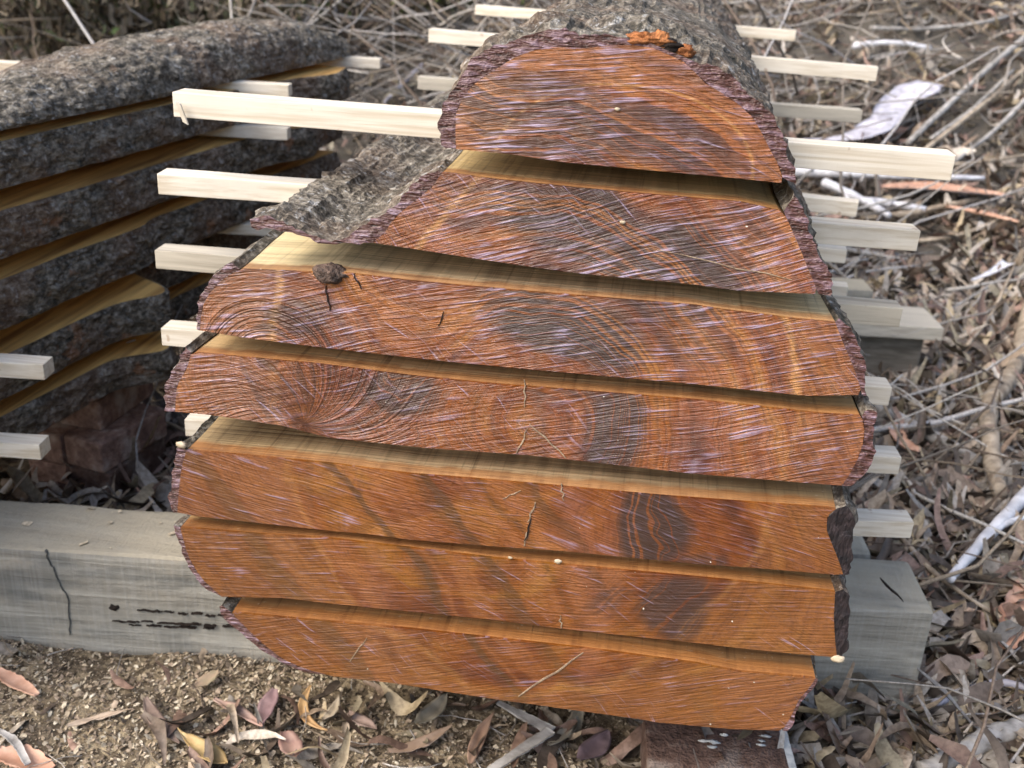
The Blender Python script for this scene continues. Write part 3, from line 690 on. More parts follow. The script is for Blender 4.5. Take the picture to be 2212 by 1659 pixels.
for nm, z, dw, ds, da in bl:
    base = cc + (-ln)*(.055 + .0) + lu*.114 + ln*(0 if nm != 'top' else -.055) + lu*(0.0 if nm != 'top' else .05)
    brick((base[0], base[1], z+.002), la+da, BRICK2 if nm != 'lowest' else BRICK, '%s brick of the dark pier under the left stack' % nm, 60+int(z*100))
    base2 = base - ln*.117
    brick((base2[0], base2[1], z+.001), la+da*.5, BRICK2, '%s brick in the back row of the dark pier under the left stack' % nm, 80+int(z*100))
for q, z in enumerate((.07, .149, .228)):
    base = P0 + lu*1.35 - ln*.22
    brick((base[0], base[1], z), la, BRICK2, ('lowest', 'middle', 'top')[q]+' brick of the far pier beneath the left stack', 95+q)

# ---------------------------------------------------------------- the left stack: six slabs seen from their bark side
LS = [  # z0, z1, edge offset toward us, label
 (.905, 1.00, -.01, 'domed top slab of the left stack, silvery lichened bark'),
 (.800, .886, .00, 'second slab from the top of the left stack, orange flakes in its bark'),
 (.668, .757, .004, 'third slab from the top of the left stack, dark grey bark'),
 (.532, .628, .006, 'fourth slab from the top of the left stack, in shade'),
 (.392, .478, .006, 'fifth slab from the top of the left stack, bulging at its right end'),
 (.278, .352, .00, 'bottom slab of the left stack, with a torn knob beside the brick pier')]
def lw(s, k):
    s = np.asarray(s, float)
    w_ = .010*vnoise(s*1.7, k*.3, 1.1) + .004*vnoise(s*6, k*2.7, 4.0)
    st = 1/(1+np.exp(-(s-.27-.02*(k-3))/.014))
    depth = {0: 0, 1: .0, 2: .0, 3: .02, 4: .12, 5: .12}[k]
    w_ = w_ - depth*st
    if k == 4: w_ = w_ + .05*np.exp(-((s-.22)/.07)**2)
    if k == 5: w_ = w_ + .075*np.exp(-((s-.19)/.07)**2)
    if k == 0: w_ = w_ - .04*np.clip(s-.6, 0, 1)**1.5
    if k == 1: w_ = w_ + .05*np.exp(-((s-1.1)/.13)**2)
    if k == 2: w_ = w_ + .045*np.exp(-((s-.95)/.1)**2) - .05*np.clip(s-1.0, 0, 1)
    return w_
SAWL = {}
for k, (z0, z1, off, lab) in enumerate(LS):
    s0, s1 = -.95, [1.46, 1.25, 1.27, 1.24, 1.26, 1.24][k]
    base = P0 + lu*s0; t = empty('log_slab', (base[0], base[1], z0)); tag(t, lab, 'log slab', 'slabs of the left stack')
    ss = np.arange(s0, s1+.001, .010 if k < 5 else .012); S = len(ss)
    W0 = -.52
    # cross-section of the bark shell (w, z) from top edge round to bottom edge
    if k == 0:
        th = np.linspace(0, pi, 60); prof = np.c_[ -.14+.14*np.sign(np.cos(th))*np.abs(np.cos(th))**.8, np.sin(th)**.75]
        prof = prof[::-1]
    else:
        v = np.linspace(1, 0, 18); prof = np.c_[.006*np.sin(v*pi), v]
    n = len(prof); R = np.zeros((S, n, 3)); D = np.zeros((S, n, 3))
    for i, s in enumerate(ss):
        wv = off + float(lw(s, k)); hz = z1-z0
        if k == 0: hz = float(np.interp(s, [-1, -.3, 0, .12, .27, .44, .62, .9, 1.05, 1.19, 1.37, 1.46], [.05, .055, .062, .068, .085, .096, .107, .116, .112, .100, .07, .02]))
        zz = z0 + prof[:, 1]*hz
        if k == 0: ww = wv + prof[:, 0]*(1-.0) ; nw = np.cos(np.linspace(pi, 0, n)); nz = np.sin(np.linspace(pi, 0, n))
        else: ww = wv + prof[:, 0]; nw = np.ones(n); nz = np.zeros(n)
        X = P0[0]+lu[0]*s+ln[0]*ww; Y = P0[1]+lu[1]*s+ln[1]*ww
        a = .007*fbm(s*26, zz*44+k*7, ww*30, 4) + .008*np.abs(vnoise(s*60, zz*85, k+ww*60)) + .006*vnoise(s*3.5, zz*7, k*3.3)
        e = np.minimum(np.arange(n), np.arange(n)[::-1]); a = a*np.clip(.45+e/2., 0, 1)
        R[i, :, 0] = X+ln[0]*nw*a; R[i, :, 1] = Y+ln[1]*nw*a; R[i, :, 2] = np.clip(zz+nz*a, z0, 9) if k == 0 else zz
    # inner return to close the shell
    shell = np.zeros((S, n+2, 3)); shell[:, :n] = R
    if k == 0:
        inn = np.zeros((S, n, 3)); cx = (R.mean(1)); 
        for i in range(S): inn[i] = R[i] + (np.array([R[i, :, 0].mean(), R[i, :, 1].mean(), z0])-R[i])*.08; inn[i, :, 2] = np.maximum(inn[i, :, 2], z0)
        shell = np.concatenate([R, inn[:, ::-1]], 1)
        tim = np.concatenate([inn], 1)
    else:
        for i, s in enumerate(ss):
            wv = off + float(lw(s, k)) - .004
            q = P0+lu*s+ln*wv
            shell[i, n] = (q[0], q[1], z0); shell[i, n+1] = (q[0], q[1], z1)
        q2 = np.array([P0+lu*s+ln*(off-.004+float(lw(s, k))) for s in ss]); q3 = np.array([P0+lu*s+ln*(W0+.02*vnoise(s*3, k)) for s in ss])
        tim = np.zeros((S, 4, 3)); tim[:, 0] = q2; tim[:, 0, 2] = z1; tim[:, 1] = q2; tim[:, 1, 2] = z0; tim[:, 2] = q3; tim[:, 2, 2] = z0; tim[:, 3] = q3; tim[:, 3, 2] = z1
    Vv, Ff = loft(shell); o = mesh('bark', Vv, Ff, BARK if k == 0 else BARK_DARK, t); tri(o)
    if 'saw' not in SAWL:
        g = G('sawn_faces_honey'); p = g.pos(); gr = g.noise(g.mapping(p, (40, 2.0, 60), (0, 0, radians(9))), 1, 4, .6, dist=.4)
        cst = g.mix(g.mapr(gr, .3, .68), (.30, .16, .05), (.82, .52, .17)); SAWL['saw'] = g.out(cst, .6, g.bump(gr, .4, .004), .3)
    Vv, Ff = loft(tim); o = mesh('timber', Vv, Ff, SAWL['saw'], t); tri(o)
def lpt(s, wv, z): q = P0+lu*s+ln*wv; return (q[0], q[1], z)
GL = 'pale battens in the left stack'
def lb(x1, y1, zt, label, seed, L=.55, da=0.0):
    d = np.array([cos(radians(7+da)), sin(radians(7+da)), 0]); e = np.array([x1, y1, zt]); a = e-d*L
    batten(a, e, .042, .030, PINE, label, GL, seed)
lb(-.800, 1.385, .904, 'batten end under the domed top slab of the left stack, above the long pale batten', 71)
lb(-.800, 1.365, .798, 'batten end under the second slab of the left stack, against dark bark', 72)
lb(-.745, 2.06, .904, 'far batten end at the upper right of the left stack, touching a grey branch', 73)
lb(-.780, 2.24, .666, 'small batten end behind the grey bark wing, at the far right of the left stack', 74)
lb(-.860, 1.39, .530, 'shaded brownish batten end just left of the grey bark wing', 75)
lb(-.905, .36, .530, 'pale batten end at the left edge of the picture, upper of the two there', 76, .5)
lb(-.905, .315, .390, 'pale batten end at the left edge of the picture, lower of the two there', 77, .5)
# thin splinter hanging from the long batten
o = rough_box('splinter', onY(393, 243, .24), (.008, 0, -.004), (0, .004, 0), (.010, 0, -.030), PINE, None, 0, .0003, .0005, 7)
tag(o, 'small white splinter hanging from the left end of the long batten', 'splinter')

# third stack at the far left, behind
t = empty('log_slab', (-1.95, 2.5, .93)); tag(t, 'rounded end of a far slab at the left edge, behind the left stack', 'log slab')
th = np.linspace(pi, 0, 26); ys = np.linspace(0, 1.2, 60); e0 = np.array([-1.62, 1.55])
e0 = onZ(38, 143, .93)[:2]
R = np.zeros((60, 26, 3))
for i, y in enumerate(ys):
    tap = min(1, .35+ y/.12)
    for j, a in enumerate(th):
        r = 1+.06*float(fbm(cos(a)*4+3, y*9, sin(a)*4, 3))
        R[i, j] = (e0[0]-.22+.22*cos(a)*r*tap-lu[0]*y, e0[1]-lu[1]*y, .93+.085*sin(a)*r*tap)
Vv, Ff = loft(R); tri(mesh('bark', Vv, Ff, BARK, t))
Vv = R[:, [0, -1], :].copy(); L = []
tm = np.stack([R[:, 0]*.97+R[:, -1]*.03, R[:, -1]*.97+R[:, 0]*.03, R[:, -1]*.97+R[:, 0]*.03-np.array([0, 0, .006]), R[:, 0]*.97+R[:, -1]*.03-np.array([0, 0, .006])], 1)
Vv, Ff = loft(tm); o = mesh('timber', Vv, Ff, SAWL['saw'], t); recalc(o)
eb = onZ(95, 139, .925)
batten((eb[0]-.3, eb[1]-.03, .925), (eb[0], eb[1], .925), .042, .030, PINE, 'far short batten end at the left edge beside the rounded far slab', GL, 78)
tag(rough_box('log_slab', (e0[0]-.24-lu[0]*.6, e0[1]-lu[1]*.6, .86), lu*1.2, ln*.44, (0, 0, .07), BARK_DARK, None, 20, .01, .01, 9, keep=True), 'dark far slab below the rounded one at the left edge', 'log slab')

# ---------------------------------------------------------------- leaves, twigs, branches
def tube(pts, radii, ns=7, rough=0.0, seed=0, squash=1.0):
    pts = np.asarray(pts, float); n = len(pts); V = []; F = []
    up = np.array([0, 0, 1.0])
    for i in range(n):
        t_ = pts[min(i+1, n-1)]-pts[max(i-1, 0)]; t_ = t_/(np.linalg.norm(t_)+1e-9)
        a = np.cross(up, t_); 
        if np.linalg.norm(a) < .1: a = np.cross([1, 0, 0], t_)
        a /= np.linalg.norm(a); b = np.cross(t_, a)
        for j in range(ns):
            ph = 2*pi*j/ns; r = radii[i]
            V.append(pts[i]+a*cos(ph)*r+b*sin(ph)*r*squash)
    for i in range(n-1):
        for j in range(ns): p_ = i*ns+j; q_ = i*ns+(j+1) % ns; F.append((p_, q_, q_+ns, p_+ns))
    F += [tuple(range(ns-1, -1, -1)), tuple((n-1)*ns+j for j in range(ns))]
    V = np.array(V)
    if rough:
        V += rough*np.c_[vnoise(V[:, 0]*30+seed, V[:, 1]*30, V[:, 2]*30), vnoise(V[:, 0]*30, V[:, 1]*30+seed, V[:, 2]*30), vnoise(V[:, 0]*30, V[:, 1]*30, V[:, 2]*30+seed)]
    return V, F
def smooth_path(P, n=20):
    P = np.asarray(P, float)
    if len(P) == 2: tt = np.linspace(0, 1, n)[:, None]; return P[0]*(1-tt)+P[1]*tt
    Q = np.vstack([2*P[0]-P[1], P, 2*P[-1]-P[-2]]); out = []
    m = len(P)-1
    for tt in np.linspace(0, m-1e-6, n):
        i = int(tt); f = tt-i; a, b, c_, d = Q[i], Q[i+1], Q[i+2], Q[i+3]
        out.append(.5*((2*b)+(-a+c_)*f+(2*a-5*b+4*c_-d)*f*f+(-a+3*b-3*c_+d)*f**3))
    return np.array(out)
def gpath(pts, lift):
    """points on the ground under the given photo points; lift may vary along"""
    out = []
    for i, (x, y) in enumerate(pts):
        l = lift if np.isscalar(lift) else lift[i]
        out.append(onG(x, y, l))
    return out
WHITEW = m_simple('bleached_wood', (.50, .50, .52), (.78, .78, .80), 30, .6, .3, .003, (1, 1, 1))
GREYW = m_simple('grey_branch', (.20, .185, .165), (.46, .44, .41), 35, .8, .6, .004)
BROWNW = m_simple('brown_branch', (.20, .155, .11), (.48, .40, .30), 35, .8, .6, .004)
LILAC = m_simple('lilac_bark', (.30, .285, .32), (.62, .61, .67), 22, .6, .4, .004)
ORANGEB = m_simple('inner_bark', (.42, .22, .14), (.66, .42, .30), 26, .6, .4, .004)
def branch(pts, w0, w1, mat, label, lift=.015, name='branch', cat='branch', group='fallen branches and twigs'):
    P = smooth_path(gpath(pts, lift), max(12, 6*len(pts)))
    r = np.linspace(w0, w1, len(P))/2
    r = r*(1+.12*vnoise(np.arange(len(P))*.6, w0*1e3, 1))
    V, F = tube(P, r, 9, min(w0, w1)*.12, w0*1000)
    o = mesh(name, V, F, mat, None, smooth=True, origin=tuple(P[0]))
    return tag(o, label, cat, group)
branch([(2230,640),(2200,775),(2140,873),(2139,963),(2158,1064)], 0.062, 0.046, BROWNW, 'thick bent brown branch standing in the litter at the right edge', .10)
branch([(1876,868),(1990,930),(2118,1000)], 0.040, 0.033, GREYW, 'straight grey branch slanting down from behind the widest slab', .08)
branch([(1700,370),(1850,376),(2010,382),(2125,385)], 0.052, 0.021, WHITEW, 'long straight white branch pointing right, below the batten of the top layer', .10)
branch([(1780,395),(1850,425),(1922,466)], 0.045, 0.028, WHITEW, 'short white stick crossing the other pale sticks', .12)
branch([(1820,430),(1920,440),(2000,452)], 0.045, 0.028, WHITEW, 'white stick lying nearly level, crossed by a shorter one', .09)
branch([(1860,470),(1960,462),(2040,445),(2110,430)], 0.036, 0.023, BROWNW, 'brown branch running right from the white sticks', .08)
branch([(1830,515),(1980,520),(2080,505),(2170,470)], 0.023, 0.013, BROWNW, 'thin curved twig above the leaf litter, right of the battens', .08)
branch([(2240,60),(2120,160),(1960,310)], 0.039, 0.030, GREYW, 'long grey stick slanting up to the right, upper one of the bundle', .10)
branch([(2260,110),(2130,220),(1990,330)], 0.030, 0.024, BROWNW, 'brown stick slanting up to the right, middle of the bundle', .09)
branch([(2250,180),(2150,280),(2060,350)], 0.027, 0.018, GREYW, 'short grey stick slanting up to the right, lowest of the bundle', .09)
branch([(2010,300),(2100,235),(2190,150)], 0.020, 0.014, GREYW, 'thin grey stick beside the slanting bundle', .11)
branch([(1990,360),(2120,350),(2240,330)], 0.022, 0.014, BROWNW, 'thin brown stick reaching the right edge above the white branch tip', .09)
branch([(1950,1165),(2010,1230),(2090,1290),(2225,1370)], 0.014, 0.008, BROWNW, 'thin bent twig crossing the litter right of the grey bearer', .07)
branch([(1700,1596),(1790,1630),(1890,1665)], 0.016, 0.011, BROWNW, 'thin brown twig at the bottom, right of the mortared brick', .04)
branch([(1990,1668),(2080,1625),(2150,1590),(2235,1560)], 0.033, 0.040, GREYW, 'thick grey stick in the lower right corner', .06)
branch([(2017,1520),(2090,1490),(2150,1475),(2190,1478),(2225,1490)], 0.016, 0.014, LILAC, 'smooth curved stick looping out beside the end of the grey bearer', .06)
branch([(2050,1250),(2130,1160),(2225,1060)], 0.018, 0.039, WHITEW, 'white forked stick widening toward the right edge', .10)
branch([(2120,1175),(2175,1130),(2240,1110)], 0.012, 0.017, WHITEW, 'thin pale side stick beside the white forked stick', .10)
branch([(2110,880),(2170,820),(2240,740)], 0.026, 0.022, GREYW, 'grey stick half buried at the right edge below the bent branch', .07)
branch([(2090,745),(2140,680),(2180,600),(2195,560)], 0.014, 0.010, BROWNW, 'thin brown twig leaning past the bent branch', .10)
branch([(1900,640),(1990,690),(2100,640),(2200,575)], 0.012, 0.008, GREYW, 'fine grey twig arching through the leaves above the planks', .09)
branch([(1716,505),(1830,540),(1960,560)], 0.014, 0.010, GREYW, 'fine grey twig half hidden behind the right-hand bark', .08)
branch([(265,1020),(285,1048),(320,1070),(362,1076)], .010, .004, ORANGEB, 'curled pale tendril of bark beside the brick pier', .012, 'bark_strip', 'bark strip', 'bark strips')
# sticks in the brush behind
branch([(905,-20),(850,50),(803,112)], .050, .034, GREYW, 'stout grey branch slanting in the brush above the left stack', .12)
branch([(790,128),(870,124),(955,138),(985,150)], .030, .022, GREYW, 'grey branch lying level behind the tip of the left stack', .05)
branch([(912,142),(870,180),(830,222)], .034, .020, LILAC, 'pale lilac branch leaning toward the grey bark wing', .05)
branch([(958,-10),(962,60),(968,140)], .020, .014, GREYW, 'thin upright pale stick left of the top battens', .05)
branch([(690,30),(640,50),(560,75)], .020, .012, GREYW, 'thin grey stick over the domed top slab', .08)
branch([(720,-10),(668,52)], .034, .028, GREYW, 'short thick stick at the top edge above the left stack', .10)
branch([(165,70),(240,72),(315,78)], .050, .044, LILAC, 'smooth grey-lilac log piece lying behind the left stack', .10, 'log_piece', 'log', None)
branch([(1000,128),(960,90),(925,75)], .012, .008, GREYW, 'thin twig behind the left ends of the top battens', .08)
branch([(1880,60),(2000,62),(2140,45),(2225,20)], 0.028, 0.020, GREYW, 'dark stick along the top right edge', .10)
branch([(1840,100),(1930,92),(2010,104)], 0.039, 0.028, WHITEW, 'pale flat stick in the upper right litter', .08)
branch([(1850,130),(1960,112),(2080,128)], .016, .012, GREYW, 'thin grey stick below the pale flat stick', .03)
branch([(1700,20),(1780,10),(1860,30)], .016, .010, BROWNW, 'thin brown stick right of the grey bark at the top edge', .04)

def strip(pts, wid, mat, label, lift=.02, curl=.5, mat2=None, name='bark_strip', cat='bark strip', group='bark strips', twist=0.0, th=.003):
    P = smooth_path(gpath(pts, lift), 26); n = len(P); m = 9; V = []; up = np.array([0, 0, 1.0])
    for i in range(n):
        f = i/(n-1); t_ = P[min(i+1, n-1)]-P[max(i-1, 0)]; t_ /= np.linalg.norm(t_); a = np.cross(up, t_); a /= np.linalg.norm(a); b = np.cross(t_, a)
        wd = np.interp(f, np.linspace(0, 1, len(wid)), wid)*(1+.10*float(vnoise(f*9, wid[0]*99, 2)))
        tw = twist*(f-.5)
        for s_ in (0, 1):
            for j in range(m):
                q = (j/(m-1)*2-1); ph = q*curl*1.5
                rr = wd/2/max(.3, curl*1.5) if curl > .05 else 1
                x_ = sin(ph)*rr if curl > .05 else q*wd/2; y_ = (1-cos(ph))*rr if curl > .05 else 0
                y_ -= 0 if s_ == 0 else th
                jag = .06*wd*float(vnoise(f*25, q*3, 7))
                V.append(P[i] + (a*cos(tw)+b*sin(tw))*(x_+jag*abs(q)) + (b*cos(tw)-a*sin(tw))*y_)
    F = []; mi = []
    for i in range(n-1):
        for j in range(m-1):
            for s_ in (0, 1):
                A = i*2*m+s_*m+j; B = A+1; C_ = A+2*m+1; D_ = A+2*m
                F.append((A, B, C_, D_) if s_ == 0 else (D_, C_, B, A)); mi.append(s_)
        for j in (0, m-1):
            A = i*2*m+j; F.append((A, A+2*m, A+3*m, A+m)); mi.append(0)
    for i in (0, n-1):
        for j in range(m-1): A = i*2*m+j; F.append((A, A+1, A+m+1, A+m)); mi.append(0)
    o = mesh(name, V, F, [mat, mat2 or mat], None, smooth=True, mi=mi, origin=tuple(P[0]))
    return tag(o, label, cat, group)
strip([(1735,300),(1800,300),(1860,288),(1905,262),(1935,222),(1975,195),(2012,178)], [.03,.11,.15,.17,.17,.24,.20], LILAC, 'big curled white sheet of bark beside the right end of the long batten', .16, -.5, ORANGEB)
strip([(1880,318),(1920,300),(1955,275)], [.05,.09,.04], ORANGEB, 'torn orange underside of bark below the white curled sheet', .04, .4)
strip([(1905,405),(1990,408),(2080,415),(2180,425)], [.07,.15,.16,.08], ORANGEB, 'wide orange-pink sheet of bark right of the white sticks', .10, .35, LILAC)
strip([(2040,445),(2120,462),(2200,480)], [.03,.07,.03], ORANGEB, 'narrow orange bark sheet at the right edge', .09, .4)
strip([(2100,605),(2140,590),(2178,568)], [.012,.03,.055], WHITEW, 'white flared curl of bark among the leaves at right', .11, .5)
strip([(1945,905),(1935,935),(1955,965),(1985,975)], [.02,.045,.05,.03], ORANGEB, 'curled orange-brown bark piece beside the widest slab', .09, .7)
strip([(1075,1516),(1130,1545),(1192,1578)], [.008,.019,.022], GREYW, 'ridged grey-lilac bark strip under the bottom slab, upper arm of a V', .034, -.6)
strip([(1190,1576),(1120,1622),(1050,1668)], [.020,.018,.014], GREYW, 'ridged grey-lilac bark strip at the bottom edge, lower arm of a V', .036, -.6)
strip([(-10,1630),(50,1640),(105,1668)], [.03,.05,.03], ORANGEB, 'pinkish bark strip in the lower left corner', .012, .4)
strip([(-10,1575),(30,1600),(60,1650)], [.008,.015,.010], GREYW, 'grey splinter of bark in the lower left corner', .02, .4)
strip([(-10,1450),(40,1478),(80,1500)], [.02,.03,.01], ORANGEB, 'reddish bark strip below the left end of the bearer', .015, .4)
strip([(140,75),(158,100),(172,130)], [.05,.08,.03], m_simple('straw_bark', (.30,.25,.17), (.58,.52,.40), 20), 'pale strip of bark hanging behind the left stack', .14, .5)
strip([(2172,1400),(2205,1330),(2225,1260)], [.03,.09,.05], ORANGEB, 'rounded pink-brown bark flake at the right edge', .07, .5)

def leaf_mesh(P, hd, L, W, curl, sweep, droop, roll, n=7):
    """lance-shaped leaf with a fold along the midrib"""
    f = np.linspace(0, 1, n); wd = W*np.sin(pi*np.clip(f, .03, .975)**.75)**.55*.5*(1+.18*np.sin(f*11+hd*5))
    x = (f-.5)*L; y = sweep*L*(f-.5)**2*2; z = curl*L*((f-.5)**2*2) + .06*L*np.sin(f*7+hd*3)
    V = []
    for i in range(n):
        for q in (-1, 0, 1):
            V.append((x[i], y[i]+q*wd[i], z[i]+abs(q)*wd[i]*droop+q*wd[i]*roll))
    V = np.array(V); c_, s_ = cos(hd), sin(hd)
    return np.c_[V[:, 0]*c_-V[:, 1]*s_, V[:, 0]*s_+V[:, 1]*c_, V[:, 2]]+P
LFACE = np.array([(i*3+j, i*3+j+1, i*3+j+4, i*3+j+3) for i in range(6) for j in range(2)])
PAL = np.array([(.34,.25,.165), (.42,.33,.23), (.27,.19,.13), (.24,.215,.18), (.38,.34,.29), (.20,.12,.085), (.46,.36,.20), (.36,.22,.16), (.15,.11,.08), (.50,.44,.36), (.30,.26,.17), (.10,.075,.055)])
def scatter_pts(n, box, dens):
    out = []
    while len(out) < n:
        x = RNG.uniform(box[0], box[1], 4000); y = RNG.uniform(box[2], box[3], 4000); d = dens(x, y)
        k = RNG.random(4000) < d; out += list(zip(x[k], y[k]))
    return np.array(out[:n])
def inview(x, y, m=.12):
    dx = x-CAM[0]; dy = y-CAM[1]; dz = H(x, y)-CAM[2]; P = np.stack([dx, dy, dz], -1)
    de = P@Fv; a = (P@Rv)/de; b = (P@Uv)/de
    return (de > 0) & (np.abs(a) < .4916+m) & (b > -.369-m) & (b < .369+m)
def litter(name, n, box, dens, Lr, Wr, label, cat, lift=(0, .02), tilt=.5, pal=PAL, mat=LEAFM, bright=1.0):
    pts = scatter_pts(n, box, dens); VV = []; CC = []
    zz = H(pts[:, 0], pts[:, 1])
    for i, (x, y) in enumerate(pts):
        L = RNG.uniform(*Lr); W_ = RNG.uniform(*Wr)*(.6+.4*L/Lr[1])
        V = leaf_mesh((0, 0, 0), RNG.uniform(0, 2*pi), L, W_, RNG.uniform(-.3, .8), RNG.uniform(-.6, .6), RNG.uniform(-.5, 1.3), RNG.uniform(-.9, .9))
        ax = RNG.normal(0, tilt, 2); V[:, 2] += V[:, 0]*ax[0]+V[:, 1]*ax[1]
        V[:, 2] -= V[:, 2].min()*.75
        V += (x, y, zz[i]+RNG.uniform(*lift)); VV.append(V)
        c_ = pal[RNG.integers(len(pal))]*RNG.uniform(.75, 1.25)*bright; c_ = c_*.78+c_.mean()*.22; CC.append(np.repeat(c_[None], len(V), 0))
    V = np.vstack(VV); F = (LFACE[None]+np.arange(n)[:, None, None]*21).reshape(-1, 4)
    o = mesh(name, V, F, mat, None, smooth=True, col=np.clip(np.vstack(CC), 0, 1)); tag(o, label, cat, kind='stuff'); return o
def dist(x, y): return np.hypot(x-CAM[0], y-CAM[1])
# bare patch of sawdust in front at left, thick leaves to the right and behind
def dn_front(x, y):
    saw = np.clip((vnoise(x*3, y*3, 2)+.6), 0.05, 1)
    d = np.where((x < .42) & (y > -.40), .30*saw, .9)
    d = d*np.where((x < -.1) & (y < -.12), 2.2, 1)
    return np.clip(d, 0, 1)*inview(x, y)*.9
litter('leaf_litter', 950, (-1.3, 1.6, -.65, .62), dn_front, (.04, .125), (.012, .028), 'dry lance-shaped leaves scattered over the sawdust in front', 'leaves', (.0, .010), .20, PAL*np.array([1.02, .98, .9]))
def dn_right(x, y):
    d = (1.0/np.maximum(dist(x, y), 1.6)**1.5)*2.0
    return np.clip(d*(.35+.65*(vnoise(x*1.6, y*1.6, 9) > -.25)), 0, 1)*inview(x, y)*(x > .35)*np.where(y > 4, .5, 1)
litter('leaf_litter', 14000, (.3, 5.5, -.2, 8.5), dn_right, (.06, .17), (.014, .036), 'deep grey-brown leaf litter spread at the right', 'leaves', (.0, .04), .38)
def dn_back(x, y): return np.clip(2.2/np.maximum(dist(x, y), 1.6)**1.3, 0, 1)*inview(x, y)*(x <= .6)
litter('leaf_litter', 7000, (-5.5, .6, .45, 8.5), dn_back, (.06, .16), (.014, .034), 'leaf litter under the brush behind the stacks', 'leaves', (.0, .04), .45)

# wood chips and sawdust
def chips(n, box, dens, smin, smax, label, name='wood_chips'):
    pts = scatter_pts(n, box, dens); zz = H(pts[:, 0], pts[:, 1]); s_ = smin+(smax-smin)*RNG.random(n)**2.6
    base = np.array([(-1, -.5, 0), (.2, -.8, .15), (1, 0, 0), (.3, .7, .2), (-.8, .5, .05)])
    V = np.repeat(base[None], n, 0)*(1+.4*RNG.normal(size=(n, 5, 1))*.5); h = RNG.uniform(0, 2*pi, n); c_, sn = np.cos(h)[:, None], np.sin(h)[:, None]
    asp = RNG.uniform(.3, 1, n)[:, None]; X = V[:, :, 0]*c_-V[:, :, 1]*asp*sn; Y = V[:, :, 0]*sn+V[:, :, 1]*asp*c_
    Z = V[:, :, 2]+X*RNG.normal(0, .35, n)[:, None]+Y*RNG.normal(0, .35, n)[:, None]
    Z -= Z.min(1, keepdims=True)*.8
    T = np.stack([X, Y, Z], 2)*s_[:, None, None]/2; T[:, :, 0] += pts[:, :1]; T[:, :, 1] += pts[:, 1:]; T[:, :, 2] += zz[:, None]+.001
    pc = np.array([(.54,.46,.33), (.42,.34,.235), (.31,.245,.17), (.62,.55,.42), (.20,.155,.11), (.37,.29,.21), (.12,.095,.07)])
    C_ = pc[RNG.integers(len(pc), size=n)]*RNG.uniform(.85, 1.35, n)[:, None]
    F = [tuple(i*5+q for q in range(5)) for i in range(n)]
    o = mesh(name, T.reshape(-1, 3), F, CHIPM, None, col=np.clip(np.repeat(C_, 5, 0), 0, 1)); tag(o, label, 'wood chips', kind='stuff')
chips(32000, (-1.25, 1.0, -.6, .33), lambda x, y: inview(x, y)*np.where(x < .4, 1, np.where(x < .6, .6, .25))*np.clip(1.1+vnoise(x*4, y*4, 6), .2, 1), .0025, .013, 'pale wood chips and sawdust heaped in front of the bearer')
# a few chips on top of the bearer
topz = zb7+.0015
n = 34; xs = RNG.uniform(-1.1, -.5, n); 
Vc = []; Fc = []
for i in range(n):
    q = np.array([.722, .376, 0])+bu*(xs[i]-.722)+bv*RNG.uniform(.01, .15); s_ = .0015+.008*RNG.random()**3
    a = RNG.uniform(0, 6.28); u_ = np.array([cos(a), sin(a), .15])*s_; v_ = np.array([-sin(a), cos(a), RNG.uniform(-.3, .5)])*s_*RNG.uniform(.3, .9)
    p_ = np.array([q[0], q[1], topz+.002]); Vc += [p_-u_-v_, p_+u_-v_*.6, p_+u_*1.1+v_, p_-u_*.7+v_]; Fc.append((4*i, 4*i+1, 4*i+2, 4*i+3))
tag(mesh('wood_chips', Vc, Fc, CHIPM, None, col=np.repeat(np.array([(.66,.56,.40)]), 4*n, 0)), 'pale chips sprinkled on top of the grey bearer at left', 'wood chips', kind='stuff')

# twigs
def twigs(name, n, box, dens, Lr, Rr, label, cat, lift=(.0, .05), rise=.2, pal=None, maxr=5, flat=0.0, kind='stuff'):
    pal = np.array([(.36,.33,.29), (.24,.21,.175), (.46,.44,.42), (.17,.13,.10), (.52,.49,.44), (.30,.24,.17)]) if pal is None else np.array(pal)
    pts = scatter_pts(n, box, dens); VV = []; FF = []; CC = []; k = 0
    for (x, y) in pts:
        L = Lr[0]+(Lr[1]-Lr[0])*RNG.random()**1.8; h = RNG.uniform(0, 2*pi) if RNG.random() > flat else RNG.normal(.8, .35)
        m = 7; f = np.linspace(-.5, .5, m); cur = RNG.uniform(-.35, .35); sl_ = RNG.normal(0, rise)
        X = x+cos(h)*f*L-sin(h)*cur*L*f*f*2; Y = y+sin(h)*f*L+cos(h)*cur*L*f*f*2
        kx = RNG.normal(0, .015*L, m); X = X+kx; Y = Y+RNG.normal(0, .015*L, m)
        Z = H(X, Y)*.5+float(H(x, y))*.5+RNG.uniform(*lift)+sl_*(f+.5)*L*np.sign(sl_)
        r = RNG.uniform(*Rr)*(.5+.5*L/Lr[1]); rad = r*np.linspace(1, .45, m)
        V, F = tube(np.c_[X, Y, Z], rad, maxr)
        VV.append(V); FF += [tuple(np.array(q_)+k) for q_ in F]; k += len(V)
        c_ = pal[RNG.integers(len(pal))]*RNG.uniform(.75, 1.2); CC.append(np.repeat(c_[None], len(V), 0))
    o = mesh(name, np.vstack(VV), FF, TWIGM, None, smooth=True, col=np.clip(np.vstack(CC), 0, 1)); tag(o, label, cat, kind=kind); return o
def dt_r(x, y): return np.clip(2.2/np.maximum(dist(x, y), 1.5)**1.2, 0, 1)*inview(x, y)*(x > .4)
twigs('twig_litter', 620, (.35, 6, -.1, 8.5), dt_r, (.08, .75), (.0012, .0055), 'grey twigs tangled through the leaf litter at right', 'twigs', (.005, .06), .12, flat=.5)
